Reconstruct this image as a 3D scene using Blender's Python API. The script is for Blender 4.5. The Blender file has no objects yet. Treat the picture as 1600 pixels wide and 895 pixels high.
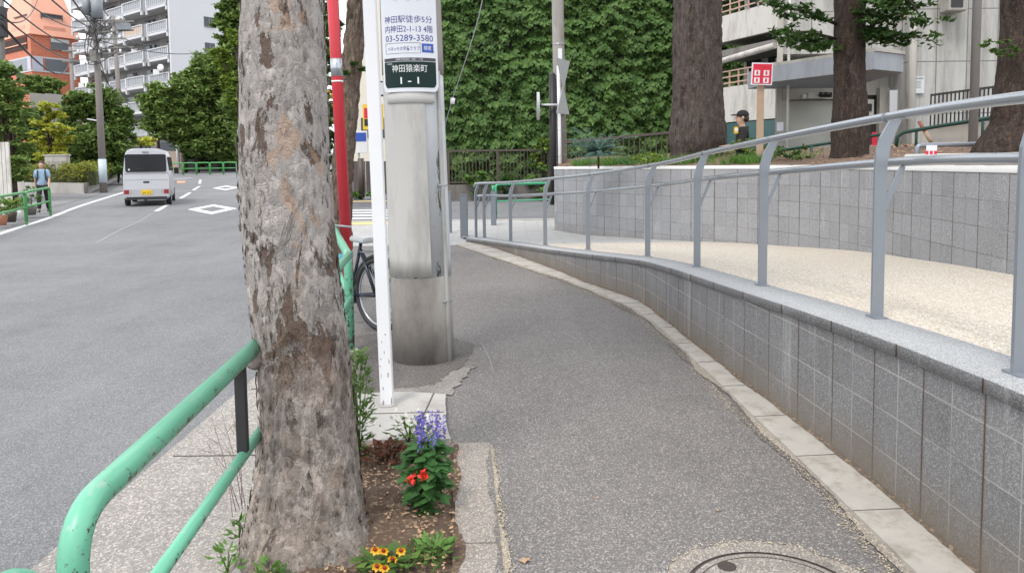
import bpy, bmesh, math, random
import numpy as np
from mathutils import Vector, Matrix, noise
R_ = random.Random(7)
S = bpy.context.scene
COL = S.collection
rad = math.radians
# ------------------------------------------------------------------ camera
F = 1180.0; PPY = 342.0; CH = 1.5
pitch = math.atan((PPY-257.0)/F); roll = 0.012
fw = Vector((0, math.cos(pitch), -math.sin(pitch)))
r0 = Vector((1, 0, 0)); u0 = Vector((0, math.sin(pitch), math.cos(pitch)))
CR = r0*math.cos(roll) - u0*math.sin(roll)
CU = u0*math.cos(roll) + r0*math.sin(roll)
cam = bpy.data.cameras.new('camera'); camo = bpy.data.objects.new('camera', cam); COL.objects.link(camo)
m = Matrix.Identity(4)
for i, v in enumerate((CR, CU, -fw)):
    for j in range(3): m[j][i] = v[j]
m[2][3] = CH
camo.matrix_world = m
cam.sensor_width = 36; cam.lens = F/1600*36; cam.shift_y = -(447.5-PPY)/1600
cam.clip_start = 0.05; cam.clip_end = 2000
S.camera = camo
S.render.resolution_x = 1024; S.render.resolution_y = 572
# ------------------------------------------------------------------ light
SUN_EL, SUN_AZ = rad(58), rad(-150)      # azimuth clockwise from +Y
w = bpy.data.worlds.new('World'); S.world = w; w.use_nodes = True
nt = w.node_tree; bg = nt.nodes['Background']
sky = nt.nodes.new('ShaderNodeTexSky'); sky.sky_type = 'NISHITA'; sky.sun_disc = False
sky.sun_elevation = SUN_EL; sky.sun_rotation = SUN_AZ
sky.air_density = 1.0; sky.dust_density = 4.0; sky.ozone_density = 1.0
mx = nt.nodes.new('ShaderNodeMixRGB'); mx.inputs[0].default_value = 0.78
mx.inputs[2].default_value = (11.0, 11.3, 11.8, 1)     # even overcast layer over the clear sky
nt.links.new(sky.outputs[0], mx.inputs[1]); nt.links.new(mx.outputs[0], bg.inputs[0])
bg.inputs[1].default_value = 0.15
sun = bpy.data.lights.new('sun', 'SUN'); suno = bpy.data.objects.new('sun', sun); COL.objects.link(suno)
sun.energy = 1.5; sun.angle = rad(12); sun.color = (1.0, 0.965, 0.92)
sd = Vector((math.sin(SUN_AZ)*math.cos(SUN_EL), math.cos(SUN_AZ)*math.cos(SUN_EL), math.sin(SUN_EL)))
suno.rotation_euler = sd.to_track_quat('Z', 'Y').to_euler()
S.view_settings.view_transform = 'Standard'; S.view_settings.look = 'None'
S.view_settings.gamma = 1; S.view_settings.use_curve_mapping = False
S.view_settings.exposure = 0.32
# ------------------------------------------------------------------ measuring helpers
def P(px, py, d):
    """point at distance d in front of the camera seen at photo pixel px,py"""
    v = fw + CR*((px-800)/F) + CU*((PPY-py)/F)
    v = v*(d/v.y)
    return Vector((v.x, v.y, v.z+CH))
def gz(y):
    return 0.0 if y < 14 else 0.02*(y-14)
def G(px, py, dz=0.0):
    v = fw + CR*((px-800)/F) + CU*((PPY-py)/F)
    t = (CH-dz)/(-v.z)
    if t*v.y > 14:                        # plane z = .02(y-14)+dz
        t = (CH+0.28-dz)/(0.02*v.y - v.z)
    p = v*t; p.z += CH
    return p
# ------------------------------------------------------------------ object helpers
WM = {}
def props(o, label=None, cat=None, group=None, kind=None):
    if label: o['label'] = label
    if cat: o['category'] = cat
    if group: o['group'] = group
    if kind: o['kind'] = kind
    return o
def thing(name, loc, label, cat, group=None, rz=0.0):
    o = bpy.data.objects.new(name, None); COL.objects.link(o)
    o.empty_display_size = 0.2
    o.location = loc; o.rotation_euler = (0, 0, rz)
    WM[o.name] = Matrix.Translation(Vector(loc)) @ Matrix.Rotation(rz, 4, 'Z')
    return props(o, label, cat, group)
def link(name, me, parent=None, base=False):
    """mesh in world coordinates -> object with its own origin, parented without moving"""
    n = len(me.vertices)
    co = np.empty(n*3, 'f'); me.vertices.foreach_get('co', co); co = co.reshape(-1, 3)
    if n:
        c = (co.min(0)+co.max(0))/2
        if parent is None or base: c[2] = co[:, 2].min()
    else: c = np.zeros(3)
    co = co - c; me.vertices.foreach_set('co', co.ravel())
    o = bpy.data.objects.new(name, me); COL.objects.link(o)
    o.location = [float(a) for a in c]
    WM[o.name] = Matrix.Translation(Vector([float(a) for a in c]))
    if parent:
        o.parent = parent; o.matrix_parent_inverse = WM[parent.name].inverted()
    return o
def mesh_np(name, co, faces_k, mat, parent=None, uv=None, smooth=False):
    """co (N,3), faces_k (M,k) arrays"""
    me = bpy.data.meshes.new(name)
    co = np.asarray(co, 'f'); fk = np.asarray(faces_k, 'i'); M_, k = fk.shape
    me.vertices.add(len(co)); me.vertices.foreach_set('co', co.ravel())
    me.loops.add(M_*k); me.loops.foreach_set('vertex_index', fk.ravel())
    me.polygons.add(M_)
    me.polygons.foreach_set('loop_start', np.arange(M_, dtype='i')*k)
    me.polygons.foreach_set('loop_total', np.full(M_, k, 'i'))
    if uv is not None:
        l = me.uv_layers.new(name='UVMap'); l.data.foreach_set('uv', np.asarray(uv, 'f')[fk.ravel()].ravel())
    me.update(calc_edges=True)
    if smooth: me.polygons.foreach_set('use_smooth', np.ones(M_, bool))
    me.materials.append(mat)
    return link(name, me, parent)
def copy_tree(o, loc, rz=None, label=None):
    r = o.copy(); COL.objects.link(r)
    r.location = loc
    if rz is not None: r.rotation_euler = (0, 0, rz)
    if label: r['label'] = label
    for ch in list(o.children):
        c = ch.copy(); COL.objects.link(c); c.parent = r
        for g in list(ch.children):
            d = g.copy(); COL.objects.link(d); d.parent = c
    return r
class MB:
    def __init__(s): s.v = []; s.f = []; s.sm = []
    def add(s, vs, fs, sm=False):
        b = len(s.v); s.v += [tuple(v) for v in vs]
        s.f += [tuple(b+i for i in f) for f in fs]; s.sm += [sm]*len(fs)
    def box(s, c, size, rz=0, rot=None):
        hx, hy, hz = size[0]/2, size[1]/2, size[2]/2
        M3 = rot if rot is not None else Matrix.Rotation(rz, 3, 'Z')
        vs = [Vector(c)+M3 @ Vector((x*hx, y*hy, z*hz)) for x in (-1, 1) for y in (-1, 1) for z in (-1, 1)]
        s.add(vs, [(0, 1, 3, 2), (4, 6, 7, 5), (0, 4, 5, 1), (2, 3, 7, 6), (0, 2, 6, 4), (1, 5, 7, 3)])
        return s
    def bbox(s, x0, x1, y0, y1, z0, z1): return s.box(((x0+x1)/2, (y0+y1)/2, (z0+z1)/2), (abs(x1-x0), abs(y1-y0), abs(z1-z0)))
    def beam(s, a, b, wd, h):
        a = Vector(a); b = Vector(b); d = (b-a); L = d.length; d.normalize()
        up = Vector((0, 0, 1)) if abs(d.z) < .95 else Vector((0, 1, 0))
        x = d.cross(up).normalized(); z = x.cross(d)
        M3 = Matrix((x, d, z)).transposed()
        return s.box((a+b)/2, (wd, L, h), rot=M3)
    def tube(s, pts, r, n=12, cap=True, sm=True):
        pts = [Vector(p) for p in pts]; rs = r if isinstance(r, (list, tuple)) else [r]*len(pts)
        b = len(s.v); prevx = None
        for i, p in enumerate(pts):
            d = (pts[min(i+1, len(pts)-1)]-pts[max(i-1, 0)]).normalized()
            if prevx is None:
                x = d.cross(Vector((0, 0, 1)) if abs(d.z) < .9 else Vector((0, 1, 0))).normalized()
            else:
                x = (prevx - d*prevx.dot(d)).normalized()
            prevx = x; y = d.cross(x)
            for k in range(n):
                a = 2*math.pi*k/n
                s.v.append(tuple(p + x*(rs[i]*math.cos(a)) + y*(rs[i]*math.sin(a))))
        for i in range(len(pts)-1):
            for k in range(n):
                k2 = (k+1) % n
                s.f.append((b+i*n+k, b+i*n+k2, b+(i+1)*n+k2, b+(i+1)*n+k)); s.sm.append(sm)
        if cap:
            s.f.append(tuple(b+k for k in range(n))[::-1]); s.sm.append(False)
            e = b+(len(pts)-1)*n
            s.f.append(tuple(e+k for k in range(n))); s.sm.append(False)
        return s
    def prism(s, pts, ax, ext):
        """closed outline pts (3D) extruded by vector ext"""
        n = len(pts); e = Vector(ext)
        vs = [Vector(p) for p in pts]+[Vector(p)+e for p in pts]
        s.add(vs, [tuple(range(n))[::-1], tuple(range(n, 2*n))]+[(i, (i+1) % n, n+(i+1) % n, n+i) for i in range(n)])
        return s
    def ell(s, c, r, n=16, m_=10):
        b = len(s.v); c = Vector(c)
        for i in range(m_+1):
            t = math.pi*i/m_
            for k in range(n):
                a = 2*math.pi*k/n
                s.v.append((c.x+r[0]*math.sin(t)*math.cos(a), c.y+r[1]*math.sin(t)*math.sin(a), c.z+r[2]*math.cos(t)))
        for i in range(m_):
            for k in range(n):
                k2 = (k+1) % n
                s.f.append((b+i*n+k, b+(i+1)*n+k, b+(i+1)*n+k2, b+i*n+k2)); s.sm.append(True)
        return s
    def tf(s, M4):
        s.v = [tuple(M4 @ Vector(v)) for v in s.v]; return s
    def build(s, name, mat, parent=None, bevel=0, seg=2, clean=True):
        me = bpy.data.meshes.new(name); me.from_pydata(s.v, [], s.f); me.update()
        me.polygons.foreach_set('use_smooth', s.sm)
        if clean or bevel:
            bm = bmesh.new(); bm.from_mesh(me)
            bmesh.ops.remove_doubles(bm, verts=bm.verts, dist=1e-5)
            bmesh.ops.recalc_face_normals(bm, faces=bm.faces)
            if bevel:
                es = [e for e in bm.edges if len(e.link_faces) == 2 and e.calc_face_angle(0) > .6]
                bmesh.ops.bevel(bm, geom=es, offset=bevel, segments=seg, affect='EDGES', clamp_overlap=True)
            bm.to_mesh(me); bm.free()
        me.materials.append(mat)
        return link(name, me, parent)
def crom(pts, step=0.15):
    """Catmull-Rom through points (tuples any dim), resampled"""
    pts = [Vector(p) for p in pts]; out = []
    q = [pts[0]*2-pts[1]]+pts+[pts[-1]*2-pts[-2]]
    for i in range(1, len(q)-2):
        a, b, c, d = q[i-1], q[i], q[i+1], q[i+2]
        n = max(1, int((c-b).length/step))
        for k in range(n):
            t = k/n
            out.append(.5*((2*b)+(c-a)*t+(2*a-5*b+4*c-d)*t*t+(3*b-3*c+d-a)*t**3))
    out.append(pts[-1]); return out
# ------------------------------------------------------------------ materials
class NT:
    def __init__(s, name):
        s.m = bpy.data.materials.new(name); s.m.use_nodes = True; s.t = s.m.node_tree
        s.b = s.t.nodes['Principled BSDF']; s.pos = None
    def n(s, typ, **kw):
        nd = s.t.nodes.new('ShaderNode'+typ)
        for k, v in kw.items():
            if k in ('i',):
                for kk, vv in v.items():
                    if isinstance(vv, bpy.types.NodeSocket): s.t.links.new(vv, nd.inputs[kk])
                    else: nd.inputs[kk].default_value = vv
            else: setattr(nd, k, v)
        return nd
    def P(s):
        if s.pos is None: s.pos = s.n('NewGeometry').outputs['Position']
        return s.pos
    def mp(s, sc=(1, 1, 1), src=None, rot=(0, 0, 0)):
        return s.n('Mapping', i={0: src or s.P(), 2: rot, 3: sc}).outputs[0]
    def noise(s, scale, detail=4, rough=.6, vec=None, dist=0):
        return s.n('TexNoise', i={'Vector': vec or s.P(), 'Scale': scale, 'Detail': detail, 'Roughness': rough, 'Distortion': dist}).outputs[0]
    def vor(s, scale, vec=None, feature='F1', out='Color', rnd=1):
        nd = s.n('TexVoronoi', feature=feature); s.t.links.new(vec or s.P(), nd.inputs['Vector'])
        nd.inputs['Scale'].default_value = scale
        nd.inputs['Randomness'].default_value = rnd
        return nd.outputs[out]
    def ramp(s, fac, stops):
        nd = s.n('ValToRGB'); cr = nd.color_ramp
        while len(cr.elements) < len(stops): cr.elements.new(.5)
        for e, (p, c) in zip(cr.elements, stops):
            e.position = p
            e.color = (c, c, c, 1) if isinstance(c, (int, float)) else (*c, 1)
        s.t.links.new(fac, nd.inputs[0]); return nd.outputs[0]
    def mix(s, fac, a, b, mode='MIX'):
        nd = s.n('MixRGB', blend_type=mode)
        for k, v in ((0, fac), (1, a), (2, b)):
            if isinstance(v, bpy.types.NodeSocket): s.t.links.new(v, nd.inputs[k])
            elif isinstance(v, (int, float)):
                nd.inputs[k].default_value = v if k == 0 else (v, v, v, 1)
            else: nd.inputs[k].default_value = (*v, 1)
        return nd.outputs[0]
    def math(s, op, a, b=0, c=0):
        nd = s.n('Math', operation=op)
        for k, v in ((0, a), (1, b), (2, c)):
            if isinstance(v, bpy.types.NodeSocket): s.t.links.new(v, nd.inputs[k])
            else: nd.inputs[k].default_value = v
        return nd.outputs[0]
    def bump(s, h, strength=.5, dist=.01, prev=None):
        nd = s.n('Bump', i={'Strength': strength, 'Distance': dist, 'Height': h})
        if prev: s.t.links.new(prev, nd.inputs['Normal'])
        return nd.outputs[0]
    def out(s, col=None, rough=None, nrm=None, metal=None, spec=None):
        for nm, v in (('Base Color', col), ('Roughness', rough), ('Normal', nrm), ('Metallic', metal), ('Specular IOR Level', spec)):
            if v is None: continue
            if isinstance(v, bpy.types.NodeSocket): s.t.links.new(v, s.b.inputs[nm])
            elif isinstance(v, (tuple, list)): s.b.inputs[nm].default_value = (*v, 1)
            else: s.b.inputs[nm].default_value = v
        return s.m
def mul(c, k): return tuple(min(1, x*k) for x in c)
def plain(name, c, rough=.6, var=.12, sc=3, bs=0, bd=.002, metal=0, dirt=None, dsc=1.5, spec=.5):
    t = NT(name)
    col = t.mix(t.noise(sc, 6), mul(c, 1-var), mul(c, 1+var))
    if dirt:
        col = t.mix(t.ramp(t.noise(dsc, 8, .7, vec=t.mp((1, 1, .25))), [(.48, 0), (.68, .7)]), col, dirt)
    nr = t.bump(t.noise(bs, 4), .4, bd) if bs else None
    return t.out(col, rough, nr, metal, spec)
def asphalt(name, c, light=.5, sc=170, warm=(.30, .28, .26)):
    t = NT(name)
    cell = t.vor(sc); g = t.n('RGBToBW', i={0: cell}).outputs[0]
    big = t.noise(.5, 6, .6); mid = t.noise(6, 6, .7)
    base = t.mix(t.ramp(big, [(.3, 0), (.7, 1)]), mul(c, .82), mul(c, 1.16))
    base = t.mix(t.ramp(mid, [(.35, 0), (.7, .5)]), base, mul(c, 1.22))
    sp = t.ramp(g, [(0, .6), (.35, .88), (.62, 1.02), (.74, 1.35), (.86, 1.9)])
    col = t.mix(1, base, sp, 'MULTIPLY')
    wht = t.ramp(g, [(.74, 0), (.86, light)])
    col = t.mix(wht, col, warm)
    st = t.ramp(t.noise(1.7, 8, .75, vec=t.mp((1, .35, 1))), [(.52, 0), (.75, .35)])
    col = t.mix(st, col, mul(c, .6))
    # long faint tyre polish, drip stains and tiny gum spots
    col = t.mix(t.ramp(t.noise(.9, 5, .6, vec=t.mp((2.2, .12, 1))), [(.5, 0), (.7, .22)]), col, mul(c, 1.5))
    gm = t.vor(2.3, out='Distance'); col = t.mix(t.ramp(gm, [(.035, .55), (.05, 0)]), col, mul(c, .55))
    h = t.vor(sc, out='Distance')
    return t.out(col, .88, t.bump(h, .7, .004), 0, .3)
def leafmat(name, c1, c2, c3=None, tr=.25, sc=.8, wdt=.0):
    t = NT(name)
    isl = t.n('NewGeometry').outputs['Random Per Island']
    cl = t.ramp(t.noise(sc, 3), [(.38, 0), (.62, 1)])
    col = t.mix(cl, c1, c2)
    col = t.mix(t.ramp(t.noise(sc*2.7, 5, .7), [(.5, 0), (.68, .7)]), col, c3 or mul(c2, 1.3))
    col = t.mix(t.math('MULTIPLY', isl, .8), col, c3 or mul(c2, 1.3))
    hsv = t.n('HueSaturation', i={'Hue': .5, 'Saturation': .95, 'Value': t.math('ADD', t.math('MULTIPLY', t.vor(3.1, out='Distance'), .0), 1.0), 'Color': col}).outputs[0]
    t.out(hsv, .55, None, 0, .2)
    tl = t.n('BsdfTranslucent', i={0: col}).outputs[0]
    ms = t.n('MixShader', i={0: tr, 1: t.b.outputs[0], 2: tl}).outputs[0]
    t.t.links.new(ms, t.t.nodes['Material Output'].inputs[0])
    return t.m
# ------------------------------------------------------------------ leaves
def leaf_mesh(name, c, a, b, mat, parent=None, wide=.32, fold=.12, lobed=False):
    """c centres, a half length vectors, b half width vectors, all (N,3)"""
    n = len(c); nr = np.cross(a, b); nr /= (np.linalg.norm(nr, axis=1, keepdims=True)+1e-9)
    L = np.linalg.norm(a, axis=1, keepdims=True)
    if lobed:      # ivy: three pointed lobes
        prof = [(-.75, 0, 0), (-.95, .6, -.15), (-.1, 1.0, -.2), (.05, .5, 0), (1.1, 0, -.25), (.05, -.5, 0), (-.1, -1.0, -.2), (-.95, -.6, -.15)]
        fs = [(0, 1, 2, 3), (0, 3, 4, 5), (0, 5, 6, 7)]
    else:
        prof = [(-1, 0, 0), (-.1, 1, fold), (1, 0, -.15), (-.1, -1, fold)]
        fs = [(0, 1, 2, 3)]
    vs = np.stack([c+a*p[0]+b*p[1]+nr*L*p[2] for p in prof], 1)
    k = len(prof)
    base = (np.arange(n)*k)[:, None, None]
    fa = (base+np.array(fs)[None]).reshape(-1, 4)
    return mesh_np(name, vs.reshape(-1, 3), fa, mat, parent)
def rvec(rg, n):
    v = rg.normal(size=(n, 3)); return v/np.linalg.norm(v, axis=1, keepdims=True)
def cloud(name, clusters, n, size, mat, parent, seed=0, sub=.34, flat=.65, droop=.3, shell=.55, nsub=None):
    rg = np.random.default_rng(seed)
    cl = np.array(clusters, float); vol = cl[:, 3]*cl[:, 4]*cl[:, 5]; w_ = vol**.7; w_ /= w_.sum()
    cs = []
    for q, wt in zip(cl, w_):
        k = max(3, int((nsub or 90)*wt))
        d = rvec(rg, k); rr = (shell+(1-shell)*rg.random((k, 1)))
        sc = q[:3]+d*rr*q[3:6]
        sr = sub*min(q[3], q[4], q[5])*(.6+.8*rg.random((k, 1)))
        m_ = max(1, int(n*wt/k))
        ii = np.repeat(np.arange(k), m_)
        off = rvec(rg, len(ii))*(rg.random((len(ii), 1))**.5)*sr[ii]
        off[:, 2] *= flat
        cs.append(sc[ii]+off*[1.25, 1.25, 1])
    c = np.concatenate(cs); N_ = len(c)
    a = rvec(rg, N_); a[:, 2] = a[:, 2]*.5-droop; a /= np.linalg.norm(a, axis=1, keepdims=True)
    up = rvec(rg, N_)*.7+[0, 0, 1]
    b = np.cross(a, up); b /= np.linalg.norm(b, axis=1, keepdims=True)
    s_ = size*(.6+.8*rg.random((N_, 1)))
    return leaf_mesh(name, c, a*s_, b*s_*.5, mat, parent)
# ------------------------------------------------------------------ material set
m_road = asphalt('road_asphalt', (.175, .176, .180), .3, 190, (.3, .3, .3))
m_path = asphalt('path_asphalt', (.166, .155, .148), .32, 165, (.42, .39, .36))
m_patch = asphalt('patch_asphalt', (.125, .112, .105), .25, 170)
m_agg = asphalt('kerb_aggregate', (.285, .255, .225), .35, 190, (.42, .38, .34))
m_gutter = asphalt('gutter_concrete', (.30, .278, .255), .4, 130, (.46, .43, .40))
m_conc = plain('pale_concrete', (.42, .40, .375), .85, .14, 2.5, 90, .002, dirt=(.25, .22, .19), dsc=3)
m_strip = plain('strip_concrete', (.40, .375, .335), .85, .22, 6, 120, .0015, dirt=(.22, .185, .145), dsc=7)
m_white = plain('white_paint', (.74, .745, .76), .5, .04, 3)
m_linep = plain('line_paint', (.72, .72, .72), .7, .05, 8, dirt=(.35, .35, .35), dsc=4)
m_lineo = plain('orange_line_paint', (.75, .36, .18), .7, .1, 8)
m_liney = plain('yellow_tile', (.66, .50, .22), .7, .1, 8)
m_steel = plain('galvanised_grey_paint', (.24, .265, .295), .34, .05, 8, metal=.3)
m_pipe = plain('brushed_pipe', (.44, .46, .49), .28, .05, 12, metal=.7)
m_black = plain('black_rubber', (.02, .02, .021), .5, .2, 9)
m_dkgrn = plain('dark_green_pipe', (.008, .05, .036), .5, .15, 6)
m_redp = plain('red_paint', (.56, .035, .05), .35, .12, 6)
m_wood = plain('pale_wood', (.42, .30, .21), .7, .15, 12)
m_brown = plain('brown_fence_paint', (.075, .055, .045), .5, .2, 6)
m_skin = plain('skin', (.50, .31, .22), .55, .03, 20)
m_hair = plain('dark_hair', (.025, .018, .014), .6, .2, 60)
m_bluesh = plain('pale_blue_cloth', (.27, .40, .52), .9, .1, 14)
m_greysh = plain('light_grey_cloth', (.50, .53, .56), .9, .1, 14)
m_navy = plain('navy_cloth', (.025, .032, .05), .9, .15, 14)
m_blackc = plain('black_cloth', (.018, .018, .02), .9, .2, 12)
m_whitec = plain('white_cloth', (.72, .72, .70), .9, .05, 10)
# green guard-rail paint: chipped and rusty, chips on the underside
def green_paint(name, c, chip=.62):
    t = NT(name)
    col = t.mix(t.noise(9, 5), mul(c, .88), mul(c, 1.1))
    z = t.n('SeparateXYZ', i={0: t.n('NewGeometry').outputs['Normal']}).outputs[2]
    und = t.math('MULTIPLY', t.math('SUBTRACT', .25, z), .09)
    f = t.math('ADD', t.noise(38, 8, .72), und)
    col = t.mix(t.ramp(f, [(chip-.012, 0), (chip+.012, 1)]), col, (.07, .045, .035))
    f2 = t.noise(22, 6, .7, vec=t.mp((1, .5, 1)))
    col = t.mix(t.ramp(f2, [(.58, 0), (.66, .55)]), col, (.36, .42, .38))
    return t.out(col, .34, t.bump(t.noise(60, 4), .15, .001))
m_green = green_paint('chipped_green_paint', (.135, .42, .275), .60)
m_green2 = plain('bright_green_paint', (.08, .33, .10), .4, .1, 5)
m_green3 = plain('sea_green_paint', (.06, .36, .19), .4, .1, 5)
# split block wall
def blockmat(name, c, bw=.2, rh=.19, dark=.4, stain=.6, joint=(.62, .60, .56)):
    t = NT(name)
    uv = t.n('UVMap').outputs[0]
    sx = t.n('SeparateXYZ', i={0: uv}); u, v = sx.outputs[0], sx.outputs[1]
    br = t.n('TexBrick', offset=0.0, squash=1.0)
    t.t.links.new(uv, br.inputs['Vector'])
    for k, val in (('Scale', 1.0), ('Mortar Size', .0032), ('Mortar Smooth', .1), ('Bias', 0), ('Brick Width', bw), ('Row Height', rh)):
        br.inputs[k].default_value = val
    br.inputs['Color1'].default_value = (*mul(c, .9), 1); br.inputs['Color2'].default_value = (*mul(c, 1.1), 1)
    br.inputs['Mortar'].default_value = (*c, 1)
    g = t.n('RGBToBW', i={0: t.vor(210)}).outputs[0]
    sp = t.ramp(g, [(0, .62), (.4, .92), (.6, 1.05), (.72, 1.35), (.85, 1.8)])
    col = t.mix(1, br.outputs[0], sp, 'MULTIPLY')
    col = t.mix(t.ramp(t.noise(2.2, 6, .6), [(.35, .0), (.7, .55)]), col, mul(c, 1.25))
    jn = t.ramp(t.noise(1.9, 4), [(.38, .35), (.6, .95)])
    col = t.mix(t.math('MULTIPLY', br.outputs[1], jn), col, joint)
    # dark movement joints every second block
    fr = t.math('ABSOLUTE', t.math('SUBTRACT', t.math('FRACT', t.math('DIVIDE', u, dark)), .5))
    wob = t.math('MULTIPLY', t.noise(9, 4), .012)
    dj = t.ramp(t.math('ADD', fr, wob), [(.492, 0), (.5, 1)])
    dj2 = t.ramp(t.math('ADD', fr, wob), [(.470, 0), (.5, 1)])
    col = t.mix(t.math('MULTIPLY', dj2, t.ramp(t.noise(1.1, 3), [(.42, 0), (.6, .65)])), col, (.13, .085, .055))
    col = t.mix(t.math('MULTIPLY', dj, .9), col, (.06, .038, .028))
    # damp and soil colour splashed on the lowest course
    up = t.ramp(t.math('ADD', v, t.math('MULTIPLY', t.noise(3.5, 7, .7), .25)), [(.14, 1), (.42, 0)])
    col = t.mix(t.math('MULTIPLY', up, stain), col, (.17, .135, .095))
    st = t.ramp(t.noise(5, 6, .7, vec=t.mp((1, 1, .12))), [(.58, 0), (.72, .35)])
    col = t.mix(st, col, (.60, .60, .58))
    n1 = t.bump(t.noise(190, 3), .6, .003)
    n2 = t.bump(br.outputs[1], -1.0, .006, n1)
    return t.out(col, .85, n2, 0, .3)
m_block = blockmat('grey_split_block', (.190, .189, .190), stain=.75, joint=(.43, .41, .385))
m_block2 = blockmat('grey_plain_block', (.255, .258, .266), .235, .23, .47, .35, (.12, .11, .10))
def granite():
    t = NT('granite_coping'); uv = t.n('UVMap').outputs[0]
    sx = t.n('SeparateXYZ', i={0: uv}); u = sx.outputs[0]
    c = (.33, .335, .34)
    g = t.n('RGBToBW', i={0: t.vor(230)}).outputs[0]
    col = t.mix(1, t.mix(t.noise(1.5, 5), mul(c, .9), mul(c, 1.12)), t.ramp(g, [(.1, .6), (.5, 1), (.8, 1.4)]), 'MULTIPLY')
    fr = t.math('ABSOLUTE', t.math('SUBTRACT', t.math('FRACT', t.math('DIVIDE', u, .6)), .5))
    col = t.mix(t.ramp(fr, [(.493, 0), (.499, .6)]), col, (.12, .1, .09))
    return t.out(col, .7, t.bump(t.noise(200, 3), .35, .002))
m_cop = granite()
def gravel():
    t = NT('resin_pebble')
    g = t.n('RGBToBW', i={0: t.vor(115)}).outputs[0]
    col = t.ramp(g, [(.1, (.27, .215, .155)), (.35, (.46, .40, .32)), (.6, (.60, .55, .47)), (.85, (.76, .73, .69))])
    col = t.mix(t.ramp(t.noise(.7, 5), [(.3, 0), (.7, .35)]), col, (.55, .46, .36))
    return t.out(col, .75, t.bump(t.vor(115, out='Distance'), .9, .006))
m_resin = gravel()
def soil(name='planting_soil', c=(.135, .088, .06)):
    t = NT(name)
    g = t.n('RGBToBW', i={0: t.vor(70)}).outputs[0]
    col = t.mix(t.noise(5, 8, .7), mul(c, .6), mul(c, 1.5))
    col = t.mix(t.ramp(g, [(.66, 0), (.8, .6)]), col, (.42, .31, .20))
    return t.out(col, .95, t.bump(t.noise(45, 8, .7), .8, .03))
m_soil = soil(); m_soil2 = soil('mound_soil', (.16, .10, .07))
def paver():
    t = NT('light_paving'); c = (.40, .395, .385)
    br = t.n('TexBrick', offset=.5); t.t.links.new(t.P(), br.inputs['Vector'])
    for k, val in (('Scale', 1.0), ('Mortar Size', .006), ('Brick Width', .6), ('Row Height', .3)): br.inputs[k].default_value = val
    br.inputs['Color1'].default_value = (*mul(c, .93), 1); br.inputs['Color2'].default_value = (*mul(c, 1.06), 1); br.inputs['Mortar'].default_value = (.2, .19, .18, 1)
    col = t.mix(t.ramp(t.noise(2, 6), [(.4, 0), (.7, .4)]), br.outputs[0], mul(c, .75))
    return t.out(col, .8, t.bump(t.noise(120, 3), .3, .002))
m_pave = paver()
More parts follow.
